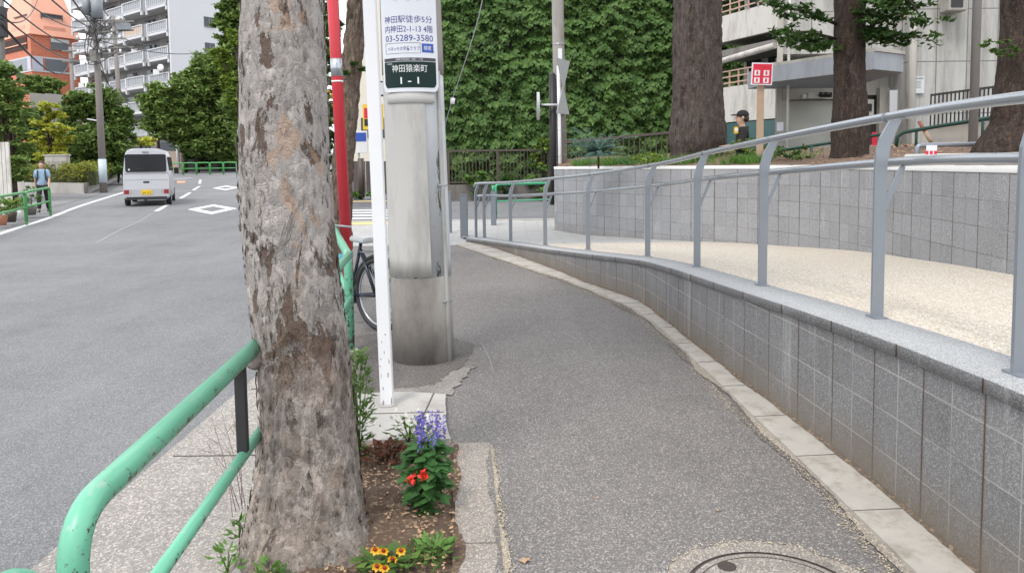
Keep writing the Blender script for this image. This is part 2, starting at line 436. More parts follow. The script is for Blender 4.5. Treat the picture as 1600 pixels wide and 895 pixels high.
def bark(name, base, darkc, tan, patch=.56, vs=.33, crack=.75, ztop=None):
    t = NT(name)
    v1 = t.mp((1, 1, vs))
    fine = t.noise(42, 8, .75, vec=v1)
    col = t.mix(t.ramp(fine, [(.3, 0), (.7, 1)]), mul(base, .62), mul(base, 1.28))
    col = t.mix(t.ramp(t.noise(11, 6, .7, vec=v1, dist=.6), [(.42, 0), (.58, .75)]), col, mul((base[0]*.78, base[1]*.70, base[2]*.62), 1))
    fib = t.noise(34, 8, .75, vec=t.mp((1, 1, .09)), dist=.25)
    col = t.mix(t.ramp(fib, [(.40, .6), (.52, 0)]), col, mul(base, .42))
    col = t.mix(t.ramp(fib, [(.56, 0), (.68, .5)]), col, mul(base, 1.5))
    # flaked plates: darker old bark and tan fresh wood
    f = t.noise(5.6, 7, .66, vec=t.mp((1, 1, .42)), dist=.8)
    col = t.mix(t.ramp(f, [(patch, 0), (patch+.02, .9)]), col, darkc)
    f2 = t.noise(6.2, 5, .6, vec=t.mp((1, 1, .35), rot=(1, 2, 3)), dist=.7)
    col = t.mix(t.ramp(f2, [(.62, 0), (.70, .6)]), col, tan)
    f4 = t.noise(26, 7, .75, vec=t.mp((1, 1, .6)), dist=.5)
    col = t.mix(t.ramp(f4, [(.56, 0), (.60, .65)]), col, mul(base, .42))
    f5 = t.noise(17, 7, .75, vec=t.mp((1, 1, .5), rot=(2, 1, 0)), dist=.5)
    col = t.mix(t.ramp(f5, [(.55, 0), (.60, .5)]), col, mul(base, 1.55))
    f3 = t.noise(95, 5, .7, vec=t.mp((1, 1, .5)))
    col = t.mix(t.ramp(f3, [(.60, 0), (.68, .7)]), col, mul(darkc, 1.2))
    wv = t.mix(.16, t.mp((1, 1, .42)), t.n('TexNoise', i={'Vector': t.P(), 'Scale': 14, 'Detail': 4}).outputs['Color'], 'ADD')
    ck = t.vor(26, vec=wv, feature='DISTANCE_TO_EDGE', out='Distance')
    ckm = t.math('MULTIPLY', t.ramp(ck, [(.0, 1), (.07, 0)]), t.ramp(t.noise(4, 4), [(.38, .15), (.6, .9)]))
    if ztop:
        zz_ = t.ramp(t.math('MULTIPLY', t.math('ADD', t.n('SeparateXYZ', i={0: t.P()}).outputs[2], t.math('MULTIPLY', t.noise(3, 4), .6)), .4), [(ztop[0]*.4, 1), (ztop[1]*.4, 0)])
        ckm = t.math('MULTIPLY', ckm, zz_)
        col = t.mix(t.ramp(zz_, [(.0, .38), (1, 0)]), col, mul((.37, .36, .355), 1.25))
    col = t.mix(t.math('MULTIPLY', ckm, crack), col, mul(base, .30))
    g8 = t.n('RGBToBW', i={0: t.vor(26, vec=wv)}).outputs[0]
    col = t.mix(1, col, t.ramp(g8, [(.15, .80), (.5, 1.0), (.85, 1.18)]), 'MULTIPLY')
    fine = t.math('ADD', fine, t.math('MULTIPLY', t.ramp(ck, [(0, 0), (.16, 1)]), .7*crack))
    if ztop:
        hi = t.n('Invert', i={1: zz_}).outputs[0]
        f6 = t.noise(4.3, 8, .68, vec=t.mp((1, 1, .55), rot=(0, 0, 1.9)), dist=.5)
        pm = t.math('MULTIPLY', t.ramp(f6, [(.555, 0), (.572, 1)]), t.ramp(hi, [(0, 0), (.5, .92)]))
        col = t.mix(pm, col, t.mix(t.noise(40, 6, .7), (.06, .042, .035), (.17, .115, .085)))
        f7 = t.noise(5.5, 6, .6, vec=t.mp((1, 1, .6), rot=(0, 0, .6)), dist=.5)
        col = t.mix(t.math('MULTIPLY', t.ramp(f7, [(.60, 0), (.63, .6)]), hi), col, (.40, .27, .19))
        fine = t.math('SUBTRACT', fine, t.math('MULTIPLY', pm, .5))
    h = t.math('ADD', t.math('MULTIPLY', fine, 1.0), t.math('MULTIPLY', t.ramp(f, [(patch, 1), (patch+.02, 0)]), .6))
    nr = t.bump(h, .9, .012)
    nr = t.bump(f3, .5, .004, nr)
    return t.out(col, .92, nr, 0, .2)
m_bark = bark('plane_tree_bark', (.325, .286, .256), (.105, .078, .064), (.40, .29, .21), .605, .33, .28, (.7, 1.5))
m_bark2 = bark('rough_brown_bark', (.118, .097, .087), (.05, .035, .03), (.17, .12, .09), .6, .16)
m_bark3 = bark('dark_bark', (.075, .056, .047), (.03, .022, .019), (.12, .10, .07), .6, .2)
m_bark4 = bark('mid_bark', (.19, .15, .12), (.06, .045, .035), (.25, .18, .13), .56, .25)
m_gl = leafmat('leaf_green', (.045, .105, .022), (.085, .17, .032), (.13, .23, .04))
m_gd = leafmat('leaf_dark', (.020, .058, .014), (.042, .098, .022), (.075, .15, .03), sc=.5)
m_gy = leafmat('leaf_yellowgreen', (.10, .17, .022), (.17, .24, .03), sc=.7)
m_yel = leafmat('leaf_yellow', (.44, .46, .045), (.62, .57, .06), (.36, .42, .06), sc=.9)
m_gfa = leafmat('leaf_far_green', (.055, .115, .028), (.105, .18, .04), (.20, .28, .06), sc=.5)
m_gfb = leafmat('leaf_far_light', (.085, .16, .035), (.15, .24, .05), (.24, .33, .08), sc=.5)
m_ivy = leafmat('ivy_leaf', (.018, .050, .010), (.040, .096, .018), (.105, .190, .038), .08, .45)
m_grass = leafmat('grass_blade', (.06, .15, .025), (.11, .22, .04))
m_hedge = leafmat('hedge_leaf', (.10, .14, .022), (.24, .27, .03), (.30, .30, .04), sc=.6)
m_blue = leafmat('blue_green_leaf', (.07, .15, .12), (.12, .22, .18))
m_redl = leafmat('maroon_leaf', (.030, .018, .014), (.050, .03, .02), (.22, .07, .03), sc=30)

# ------------------------------------------------------------------ ground sheets
def sheet(name, stations, mat, dz=0.0, kind='structure', step=.5, zf=None, uv=False, parent=None):
    """stations (y, xl, xr) increasing y; follows the terrain"""
    st = []
    for (a, b) in zip(stations[:-1], stations[1:]):
        n = max(1, int((b[0]-a[0])/step))
        for k in range(n):
            t = k/n; st.append(tuple(a[i]*(1-t)+b[i]*t for i in range(3)))
            y0 = st[-1][0]; y1 = a[0]*(1-(k+1)/n)+b[0]*(k+1)/n
            if y0 < 14 < y1:
                t2 = (14-a[0])/(b[0]-a[0]); st.append(tuple(a[i]*(1-t2)+b[i]*t2 for i in range(3)))
    st.append(stations[-1])
    v = []
    f = []
    nx = 3
    for (y, xl, xr) in st:
        for k in range(nx):
            x = xl+(xr-xl)*k/(nx-1); v.append((x, y, (zf or gz)(y)+dz))
    for i in range(len(st)-1):
        for k in range(nx-1):
            a = i*nx+k; f.append((a, a+1, a+nx+1, a+nx))
    o = mesh_np(name, v, f, mat, parent)
    if kind: o['kind'] = kind
    return o
def slab(name, stations, mat, z1, z0, kind='structure', parent=None, edge_skirt=True, step=.5, zf=None):
    """as sheet, with side skirts down to z0 so that its edge is a real step"""
    g = zf or gz
    st = []
    for (a, b) in zip(stations[:-1], stations[1:]):
        n = max(1, int((b[0]-a[0])/step))
        for k in range(n):
            t = k/n; st.append(tuple(a[i]*(1-t)+b[i]*t for i in range(3)))
    st.append(stations[-1])
    mb = MB(); v = []; f = []
    for (y, xl, xr) in st:
        z = g(y); v += [(xl, y, z+z0), (xl, y, z+z1), (xr, y, z+z1), (xr, y, z+z0)]
    for i in range(len(st)-1):
        a = i*4; b = a+4
        f += [(a, a+1, b+1, b), (a+1, a+2, b+2, b+1), (a+2, a+3, b+3, b+2)]
    f += [(0, 3, 2, 1), (len(v)-4, len(v)-3, len(v)-2, len(v)-1)]
    mb.add(v, f)
    o = mb.build(name, mat, parent)
    if kind: o['kind'] = kind
    return o
m_earth = plain('far_ground', (.13, .13, .12), .95, .2, .5)
sheet('ground', [(-60, -300, 300), (14, -300, 300), (1200, -900, 900)], m_earth, -.35, step=60)
sheet('road', [(-12, -22, -1.86), (6, -22, -1.92), (9, -24, -2.45), (17.5, -30, -4.7), (17.51, -30, 30), (27.5, -36, 30), (130, -80, 60)], m_road, -.08)
# footpath, right edge follows the concrete strip
SO = [(1.47, -1.0), (1.44, 2.609), (1.431, 3.02), (1.415, 3.75), (1.40, 4.24), (1.363, 5.45), (1.25, 7.47), (.73, 9.41), (.105, 11.05), (-.651, 13.04), (-1.04, 14.12)]
SI = [(1.64, -1.0), (1.645, 2.59), (1.645, 3.26), (1.60, 4.14), (1.53, 5.10), (1.435, 6.79), (1.33, 8.03), (.90, 9.35), (.50, 10.78), (-.351, 13.4), (-.893, 14.48)]
def interp(tab, y, ky=1, kx=0):
    tb = sorted(tab, key=lambda q: q[ky])
    return float(np.interp(y, [q[ky] for q in tb], [q[kx] for q in tb]))
sso = crom(SO, .25); ssi = crom(SI, .25)
SOt = [(p.x, p.y) for p in sso]; SIt = [(p.x, p.y) for p in ssi]
def guard_x(y): return float(np.interp(y, [0, 4.0, 4.86, 6.15, 9.1, 19], [-.9, -.93, -1.06, -1.31, -2.17, -5.0]))
st = []
for y in np.arange(-1, 14.5, .25):
    st.append((y, -.06 if y < 2.69 else (-.06-.068*(y-2.69) if y < 3.95 else (-.50 if y < 4.85 else guard_x(y)-.15)), interp(SOt, y)))
sheet('footpath', [(a[0], a[1], a[2]+.03) for a in st], m_path, 0.0, step=.25)
sheet('plaza_paving', [(14.1, -3.75, 7.5), (18.9, -5.1, 7.5)], m_pave, .004)
slab('plaza_kerb', [(18.9, -5.1, 7.5), (19.1, -5.15, 7.5)], m_conc, .02, -.1)
# darker patch around the concrete pole
v = [P_ for P_ in []]
def poly(name, pts, mat, z, kind='structure', parent=None, thick=0):
    mb = MB()
    if thick: mb.prism([(x, y, z-thick) for x, y in pts], None, (0, 0, thick))
    else: mb.add([(x, y, z+gz(y)) for x, y in pts], [tuple(range(len(pts)))])
    o = mb.build(name, mat, parent)
    if kind: o['kind'] = kind
    return o
def ragged(pts, amp=.02, step=.06, seed=1):
    rg = random.Random(seed); out = []
    for a, b in zip(pts, pts[1:]+pts[:1]):
        n = max(1, int(math.dist(a, b)/step))
        for k in range(n):
            t = k/n; out.append((a[0]*(1-t)+b[0]*t+rg.uniform(-amp, amp), a[1]*(1-t)+b[1]*t+rg.uniform(-amp, amp)))
    return out
poly('path_patch', ragged([(-1.15, 4.86), (-.80, 4.86), (-.54, 5.0), (-.49, 5.3), (-.38, 5.55), (-.32, 6.2), (-.8, 6.8), (-1.45, 6.6), (-1.3, 5.9)], .02, .07, 3), m_patch, .004)
poly('path_crumble', ragged([(-.85, 4.88), (-.42, 4.84), (-.36, 5.15), (-.27, 5.6), (-.36, 5.5), (-.48, 5.3), (-.52, 5.05), (-.8, 4.98)], .022, .04, 5), asphalt('crumble_asphalt', (.24, .22, .2), .5, 140), .008)
slab('gutter', [(-1, -1.85, -1.05), (6, -1.93, -1.05), (9, -2.5, -2.25), (17.5, -4.7, -4.5)], m_gutter, -.05, -.12)
mb = MB()
for yy in (1.2, 3.98, 5.2): mb.box((-1.45, yy, -.0485), (.79, .008, .004))
o = mb.build('gutter_joint', plain('joint_dark', (.08, .07, .065), .9)); o['kind'] = 'structure'
slab('roadside_kerb', [(-1, -1.05, -.98), (4, -1.05, -1.0), (4.86, -1.22, -1.12), (6.15, -1.55, -1.42), (9.1, -2.42, -2.28), (17.5, -4.9, -4.74)], m_conc, .012, -.1)
slab('path_kerb', [(-1, -.233, -.05), (2.69, -.233, -.05), (3.17, -.262, -.085), (3.96, -.325, -.136)], m_agg, .014, -.1, step=.4)
mb = MB()
for yy in (1.2, 1.9, 2.88): mb.box((-.142-.07*max(0, yy-2.69), yy, .0128), (.17, .005, .004))
o = mb.build('path_kerb_joint', bpy.data.materials['joint_dark']); o['kind'] = 'structure'
slab('soil_bed_base', [(-1, -.99, -.22), (3.98, -1.0, -.31)], m_soil, -.01, -.12)
# soil bed with lumps
gx, gy = np.meshgrid(np.linspace(-.99, -.23, 60), np.linspace(.8, 3.96, 200))
vv = []
for x, y in zip(gx.ravel(), gy.ravel()):
    e = min((x+.99), (-.23-x), .12)/.12
    e = max(0, min(1, e))
    d = math.hypot(x+.84, y-2.95)
    z = -.004+e*(.016+.035*noise.noise((x*5, y*5, 0))+.018*noise.noise((x*19, y*19, 3))+.06*math.exp(-(d/.4)**2))
    vv.append((x-.07*max(0, y-2.69)*(x+.99)/.76, y, z))
ff = [(r*60+c, r*60+c+1, (r+1)*60+c+1, (r+1)*60+c) for r in range(199) for c in range(59)]
o = mesh_np('soil_bed', vv, ff, m_soil, smooth=True); o['kind'] = 'structure'
# slab carrying the white post
o = poly('post_slab', ragged([(-1.0, 3.97), (-.345, 3.98), (-.395, 4.25), (-.44, 4.78), (-.68, 4.84), (-1.02, 4.82)], .004, .05, 9), m_conc, .03, thick=.1)
mb = MB(); mb.beam((-.98, 4.40, .0305), (-.42, 4.42, .0305), .008, .004); mb.beam((-.55, 4.0, .0305), (-.52, 4.80, .0305), .008, .004)
o = mb.build('post_slab_joint', bpy.data.materials['joint_dark']); o['kind'] = 'structure'
# concrete strip at the foot of the block wall
mb = MB(); v = []; f = []
n = 90
for i in range(n):
    t = i/(n-1)
    a = sso[int(t*(len(sso)-1))]; b = ssi[min(len(ssi)-1, int(t*(len(ssi)-1)))]
ys = np.linspace(-1, 14.4, 160)
for y in ys:
    xo = interp(SOt, y); xi = interp(SIt, y)+.02
    v += [(xo, y, -.05), (xo, y, .022), (xi, y, .03), (xi, y, -.05)]
for i in range(len(ys)-1):
    a = i*4; b = a+4; f += [(a, a+1, b+1, b), (a+1, a+2, b+2, b+1)]
mb.add(v, f); o = mb.build('concrete_edging', m_strip); o['kind'] = 'structure'
mb = MB()
for yy in np.arange(1.3, 14, .6):
    mb.beam((interp(SOt, yy)-.002, yy, .0222), (interp(SIt, yy), yy, .0302), .003, .003)
o = mb.build('concrete_edging_joint', bpy.data.materials['joint_dark']); o['kind'] = 'structure'
# ------------------------------------------------------------------ ramp wall, coping, ramp, planter wall
ZT = [(0, .755), (2.0, .75), (2.59, .738), (3.26, .710), (4.14, .675), (5.10, .632), (6.79, .55), (8.03, .468), (9.35, .385), (10.78, .285), (13.49, .134), (14.48, .10), (16, .03), (60, .03)]
def zt(y): return float(np.interp(y, [q[0] for q in ZT], [q[1] for q in ZT]))
WF = crom([(1.66, -1.0)]+[(p[0]+.012, p[1]) for p in SI[1:]], .12)
def nrm2(L, i):
    d = (L[min(i+1, len(L)-1)]-L[max(i-1, 0)]).normalized(); return Vector((d.y, -d.x))
wt = thing('ramp_wall', (1.7, 4, 0), 'low grey split-block wall beside the footpath with granite coping on top', 'wall')
v = []; uv = []; f = []; s_ = 0; rows = 3
for i, p in enumerate(WF):
    if i: s_ += (p-WF[i-1]).length
    z1 = zt(p.y)-.055
    for k in range(rows):
        z = -.06+(z1+.06)*k/(rows-1); v.append((p.x, p.y, z)); uv.append((s_, z+.0))
for i in range(len(WF)-1):
    for k in range(rows-1):
        a = i*rows+k; f.append((a, a+rows, a+rows+1, a+1))
mesh_np('block_face', v, f, m_block, wt, uv)
v = []; uv = []; f = []; s_ = 0
inner = []
for i, p in enumerate(WF):
    if i: s_ += (p-WF[i-1]).length
    nn = nrm2(WF, i); z1 = zt(p.y)
    wd = .30
    q = p+nn*wd; inner.append(q)
    a = p-nn*.012
    for (pt, z) in ((a, z1-.004), (p-nn*.010, z1), (q, z1), (q, z1-.056)):
        v.append((pt.x, pt.y, z)); uv.append((s_, (pt-p).length))
for i in range(len(WF)-1):
    for k in range(3):
        a = i*4+k; f.append((a, a+4, a+5, a+1))
mesh_np('coping', v, f, m_cop, wt, uv)
v = []; uv = []; f = []; s_ = 0
for i, p in enumerate(WF):
    if i: s_ += (p-WF[i-1]).length
    a = p-nrm2(WF, i)*.012; z1 = zt(p.y)
    v += [(p.x, p.y, z1-.058), (a.x, a.y, z1-.058), (a.x, a.y, z1-.004)]; uv += [(s_, .5), (s_, .5), (s_, .55)]
for i in range(len(WF)-1):
    for k in range(2): a = i*3+k; f.append((a, a+3, a+4, a+1))
mesh_np('coping_face', v, f, blockmat('shaded_coping_face', (.22, .22, .223), 9, 9, .6, 0), wt, uv)  # front face coloured darker than the coping top, its shade put into the colour
PW = crom([(3.6, -1.0), (3.75, 2.5), (3.97, 5.9), (4.28, 9.45), (3.70, 11.8), (2.75, 13.2), (.92, 16.3)], .12)
PWt = [(p.x, p.y) for p in PW]
# ramp: resin-bound pebbles between coping and planter wall
INt = sorted([(q.x, q.y) for q in inner], key=lambda q: q[1])
def rampx(y):
    xi = interp(INt, y)
    if y < 9.45: xo = interp([q for q in PWt if q[1] < 9.5], y)
    else: xo = interp([q for q in PWt if q[1] >= 9.4], y)
    return xi, xo
sts = []
for y in np.arange(-1, 12.6, .25):
    a, b = rampx(y); sts.append((y, a-.01, b+.03))
sheet('ramp', sts, m_resin, -.012, step=.25, zf=zt)
sts = []
for y in np.arange(12.5, 16.6, .25):
    a, b = rampx(y); sts.append((y, a-.01 if y < 14.8 else -1.0, b+.03 if y < 16.2 else 1.0))
sheet('ramp_foot', sts, m_pave, -.012, step=.25, zf=lambda y: max(zt(y), gz(y)+.03))
pw = thing('planter_wall', (3.9, 7, 0), 'tall grey block retaining wall curving behind the ramp under the planted mound', 'wall')
v = []; uv = []; f = []; s_ = 0
for i, p in enumerate(PW):
    if i: s_ += (p-PW[i-1]).length
    for z in (-.1, .6, 1.40): v.append((p.x, p.y, z)); uv.append((s_, z-.0))
for i in range(len(PW)-1):
    for k in range(2):
        a = i*3+k; f.append((a, a+3, a+4, a+1))
# end return of the wall (towards the street)
b = len(v); e = PW[-1]
for (dx, dy) in ((0, 0), (.9, .5), (7, 2.2)):
    for z in (-.1, .6, 1.40): v.append((e.x+dx, e.y+dy, z)); uv.append((s_+math.hypot(dx, dy), z))
for i in range(2):
    for k in range(2): a = b+i*3+k; f.append((a, a+3, a+4, a+1))
mesh_np('block_face', v, f, m_block2, pw, uv)
v = []; f = []; uv = []
for i, p in enumerate(PW):
    nn = nrm2(PW, i)
    for (off, z) in ((-.006, 1.385), (-.006, 1.44), (.16, 1.442), (.16, 1.385)):
        v.append((p.x+nn.x*off, p.y+nn.y*off, z)); uv.append((i*.12, off))
for i in range(len(PW)-1):
    for k in range(3): a = i*4+k; f.append((a, a+4, a+5, a+1))
mesh_np('wall_cap', v, f, plain('pale_cap', (.62, .615, .60), .7, .08, 5), pw, uv)
# mound behind the planter wall
def mound_z(x, y):
    d = min(math.hypot(x-q[0], y-q[1]) for q in PWt[::4])
    return 1.41+.40*(1-math.exp(-d/2.0))+.05*noise.noise((x*.8, y*.8, 0))+.02*noise.noise((x*4, y*4, 0))
v = []; f = []; nx_ = 40; ny_ = 90
for j in range(ny_):
    y = 1+16.5*j/(ny_-1)
    x0 = (interp([q for q in PWt if q[1] < 9.5], y) if y < 9.45 else interp([q for q in PWt if q[1] >= 9.4], y))+.10
    for i in range(nx_):
        x = x0+(13.5-x0)*(i/(nx_-1))**1.5; v.append((x, y, mound_z(x, y)))
for j in range(ny_-1):
    for i in range(nx_-1): a = j*nx_+i; f.append((a, a+1, a+nx_+1, a+nx_))
o = mesh_np('planted_mound', v, f, m_soil2, smooth=True); o['kind'] = 'structure'
# soil and moss gathered along the wall foot
mb = MB(); v = []; f = []; rgs = random.Random(2); ys = np.arange(-.5, 14.3, .05)
for y in ys:
    xi = interp([(p.x, p.y) for p in WF], y); wd = .012+.02*max(0, noise.noise((y*2.3, 0, 0))+.3)+rgs.uniform(0, .008)
    v += [(xi-wd, y, .032), (xi+.01, y, .040)]
for i in range(len(ys)-1): f.append((2*i, 2*i+1, 2*i+3, 2*i+2))
mb.add(v, f); o = mb.build('wall_foot_soil', soil('foot_soil', (.15, .115, .085))); o['kind'] = 'structure'
mb = MB(); v = []; f = []
for y in ys:
    xi = interp(SOt, y); wd = .004+.05*max(0, noise.noise((y*1.3, 4, 0))+.1)+rgs.uniform(0, .012)
    v += [(xi-wd, y, .006), (xi+.002, y, .0065)]
for i in range(len(ys)-1): f.append((2*i, 2*i+1, 2*i+3, 2*i+2))
mb.add(v, f); o = mb.build('dark_seam', asphalt('seam_asphalt', (.125, .11, .10), .4, 150, (.4, .34, .27))); o['kind'] = 'structure'
def ragstrip(name, fx, y0, y1, wfun, z, mat, side=1, seed=1, step=.03):
    rg_ = random.Random(seed); v = []; f = []; ys_ = np.arange(y0, y1, step)
    for y in ys_:
        x = fx(y); wd = max(.001, wfun(y))+rg_.uniform(0, .010); v += [(x, y, z+gz(y)), (x+side*wd, y, z+gz(y))]
    for i in range(len(ys_)-1): f.append((2*i, 2*i+1, 2*i+3, 2*i+2))
    m_ = MB(); m_.add(v, f); o_ = m_.build(name, mat); o_['kind'] = 'structure'
nz = lambda y, s, a, b: a+b*noise.noise((y*s, 7, a))
ragstrip('soil_spill', lambda y: -.236-.072*max(0, y-2.69), 1.2, 3.94, lambda y: nz(y, 3, .015, .05), .0185, m_soil, 1, 5)
ragstrip('crumbled_edge', lambda y: -.050-.068*max(0, y-2.69), 1.2, 3.94, lambda y: nz(y, 4, .010, .035), .0185, m_path, -1, 6)
ragstrip('dusty_edge', lambda y: -.058-.068*max(0, y-2.69), 1.2, 3.98, lambda y: nz(y, 3, .02, .03), .006, asphalt('dusty_asphalt', (.30, .265, .22), .5, 150, (.5, .42, .32)), 1, 8)
ragstrip('dark_edge_band', lambda y: interp(SOt, y), 1.0, 12.0, lambda y: nz(y, 1.1, .03, .07)+nz(y, 5, .01, .04), .0045, asphalt('dark_edge_asphalt', (.125, .112, .105), .4, 165, (.3, .27, .24)), -1, 19)
ragstrip('dusty_edge', lambda y: interp(SOt, y), 1.0, 14.0, lambda y: nz(y, 1.6, .018, .05), .0085, bpy.data.materials['dusty_asphalt'], -1, 9)
# ------------------------------------------------------------------ markings
def mark(name, pix, mat, dz=-.076):
    pts = [G(a, b, dz) for a, b in pix]
    mb = MB(); mb.add(pts, [tuple(range(len(pts)))]); o = mb.build(name, mat); o['kind'] = 'structure'; return o
def linestrip(name, pix, wd, mat, dz=-.076):
    c = crom([G(a, b, dz) for a, b in pix], 1.0); v = []; f = []
    for i, p in enumerate(c):
        d = (c[min(i+1, len(c)-1)]-c[max(i-1, 0)]); nn = Vector((d.y, -d.x, 0)).normalized()
        for s in (-1, 1):
            q = p+nn*(s*wd/2); v.append((q.x, q.y, gz(q.y)+dz))
    for i in range(len(c)-1): f.append((2*i, 2*i+1, 2*i+3, 2*i+2))
    o = mesh_np(name, v, f, mat); o['kind'] = 'structure'; return o
linestrip('edge_line', [(-220, 452), (-120, 408), (0, 365), (75, 341), (125, 322), (192, 301), (230, 290)], .17, m_linep)
for seg in ([(244, 330), (267, 317)], [(282, 310), (297, 301)], [(302, 297), (312, 291)], [(312, 287), (313, 281)]):
    linestrip('centre_dash', seg, .15, m_linep)
mcrack = plain('worn_line', (.24, .24, .24), .8, .2, 5)
linestrip('centre_worn_line', [(150, 380), (190, 358), (215, 347), (240, 332)], .07, mcrack)
def diamond(cx, cy, wpx, hpx):
    c = G(cx, cy, -.076); up = G(cx+hpx*.2, cy-hpx, -.076)-c; rt = G(cx+wpx, cy-wpx*.02, -.076)-c
    def ring(k): return [c+rt*k, c+up*k, c-rt*k, c-up*k]
    a, b = ring(1), ring(.55)
    mb = MB(); mb.add(a+b, [(0, 1, 5, 4), (1, 2, 6, 5), (2, 3, 7, 6), (3, 0, 4, 7)])
    o = mb.build('diamond_marking', m_linep); o['kind'] = 'structure'
diamond(332, 326.5, 39, 7.0)
diamond(353, 293.5, 21, 3.4)
mark('orange_marking', [(276, 286), (289, 285.5), (290, 283), (277, 283)], m_lineo)
linestrip('stop_line', [(268, 280), (300, 278)], .3, m_linep)
for k in range(6):      # zebra crossing in the cross street behind the poles
    y0 = 331+k*5.2
    a = G(535, y0+2.4); b = G(720, y0+2.4)
    ya = a.y
    mb = MB(); mb.add([(a.x, ya, gz(ya)-.075), (-2.6, ya, gz(ya)-.075), (-2.6, ya+.45, gz(ya+.45)-.075), (a.x, ya+.45, gz(ya+.45)-.075)], [(0, 1, 2, 3)])
for k in range(5):
    y0 = 19.7+k*.95
    mb = MB(); mb.add([(-5.3, y0, gz(y0)-.075), (-2.4, y0, gz(y0)-.075), (-2.4, y0+.45, gz(y0+.45)-.075), (-5.3, y0+.45, gz(y0+.45)-.075)], [(0, 1, 2, 3)])
    o = mb.build('crossing_stripe', m_linep); o['kind'] = 'structure'
poly('tactile_paving', [(-4.95, 18.2), (-2.6, 18.2), (-2.6, 18.85), (-5.05, 18.85)], m_liney, .009)
poly('tactile_paving', [(-6.4, 27.4), (-2.6, 27.4), (-2.6, 28.0), (-6.4, 28.0)], m_liney, -.06)
for pts_, wd_ in (([(812, 700), (842, 676), (836, 650), (868, 628), (880, 606)], .004),):
    linestrip('hairline_crack', pts_, wd_, mcrack, .003 if pts_[0][0] > 700 else -.076)
# hairline crack in the footpath
linestrip('path_crack', [(752, 535), (765, 560), (771, 582)], .008, mcrack, .003)
# ------------------------------------------------------------------ manhole
mh = thing('manhole', (.897, 2.491, 0), 'round concrete manhole cover set in the footpath', 'manhole')
def disc(c, r0_, r1, z, n=64, rag=0):
    mb = MB(); v = []; f = []
    rg = random.Random(4)
    for k in range(n):
        a = 2*math.pi*k/n; q = r1+rg.uniform(-rag, rag)
        v += [(c[0]+r0_*math.cos(a), c[1]+r0_*math.sin(a), z), (c[0]+q*math.cos(a), c[1]+q*math.sin(a), z)]
    for k in range(n): a = 2*k; b = 2*((k+1) % n); f.append((a, a+1, b+1, b))
    mb.add(v, f); return mb
mm = asphalt('manhole_concrete', (.25, .225, .20), .35, 160, (.4, .37, .33))
mi = plain('rust_iron', (.05, .035, .03), .6, .3, 40, 80, .002)
disc((.897, 2.491), .312, .385, .006, 96, .012).build('surround', mm, mh)
mb = disc((.897, 2.491), .298, .312, .003); mb.build('iron_ring', mi, mh)
mb = MB(); mb.tube([(.897, 2.491, -.02), (.897, 2.491, .007)], .296, 72, sm=False); mb.build('cover', mm, mh)
mb = MB(); mb.tube([(.781, 2.698, 0), (.781, 2.698, .0095)], .034, 24, sm=False); mb.build('lifting_hole', mi, mh)
mb = disc((.897, 2.491), .268, .272, .0085); mb.build('groove', mi, mh)
# ------------------------------------------------------------------ plane tree in the foreground
def trunk_mesh(name, prof, mat, parent, n=120, dz=.018, amp=.012, seed=0, flute=.0):
    """prof: list of (x,y,z,r); displaced bark"""
    pr = crom([Vector((a, b, c)).to_4d()[:3]+(r,) for a, b, c, r in prof], 9) if False else prof
    zs = [p[2] for p in pr]; rows = int((zs[-1]-zs[0])/dz)+1
    v = []
    for j in range(rows):
        z = zs[0]+(zs[-1]-zs[0])*j/(rows-1)
        x = np.interp(z, zs, [p[0] for p in pr]); y = np.interp(z, zs, [p[1] for p in pr]); r = np.interp(z, zs, [p[3] for p in pr])
        for k in range(n):
            a = 2*math.pi*k/n; ca, sa = math.cos(a), math.sin(a)
            q = Vector((ca*r, sa*r, z))
            d = noise.noise(Vector((q.x*3, q.y*3, z*1.3))+Vector((seed, 0, 0)))*.05*r*1.3
            pl = noise.noise(Vector((q.x*16, q.y*16, z*6+seed)))
            kz = 1 if seed != 3.3 else max(.35, min(1, 1.6-z*.7))
            d += kz*amp*(1 if pl > .05 else -.25)*min(1, abs(pl-.05)*7)
            d += amp*.55*noise.noise(Vector((q.x*55, q.y*55, z*22)))
            d += kz*amp*.5*noise.noise(Vector((q.x*9+7, q.y*9, z*2.2)))
            fl = flute*math.exp(-max(0, z-zs[0])/.22)*(math.sin(a*5+seed)+.5*math.sin(a*8+1))
            rr = r+d+fl*r
            v.append((x+ca*rr, y+sa*rr, z))
    f = [(j*n+k, j*n+(k+1) % n, (j+1)*n+(k+1) % n, (j+1)*n+k) for j in range(rows-1) for k in range(n)]
    return mesh_np(name, v, f, mat, parent, smooth=True)
tr = thing('plane_tree', (-.83, 3.0, 0), 'big foreground plane tree with mottled flaking grey bark beside the green rail', 'tree')
prof = []
D0 = 3.0
for (py, xl, xr) in [(930, 345, 640), (895, 352, 622), (872, 362, 603), (845, 373, 587), (805, 386, 573), (750, 397, 565), (700, 402, 560), (650, 407, 555), (600, 404, 551), (550, 401, 545), (450, 390, 530), (350, 381, 518), (250, 374, 512), (200, 375, 511), (130, 378, 510), (60, 379, 505), (0, 382, 502)]:
    dd = float(np.interp(py, [700, 750, 805, 845, 872, 930], [D0, 2.96, 2.92, 2.89, 2.87, 2.84]))
    c = P((xl+xr)/2, py, dd); prof.append((c.x, c.y, c.z, (xr-xl)/2*dd/F*.985))
prof += [(prof[-1][0]-.05, D0, 3.0, .165), (prof[-1][0]-.1, D0+.05, 4.2, .15), (prof[-1][0]-.1, D0+.1, 5.6, .12)]
trunk_mesh('trunk', prof, m_bark, tr, 220, .0095, .0065, 3.3, .045)
mb = MB()
tp = Vector(prof[-1][:3])
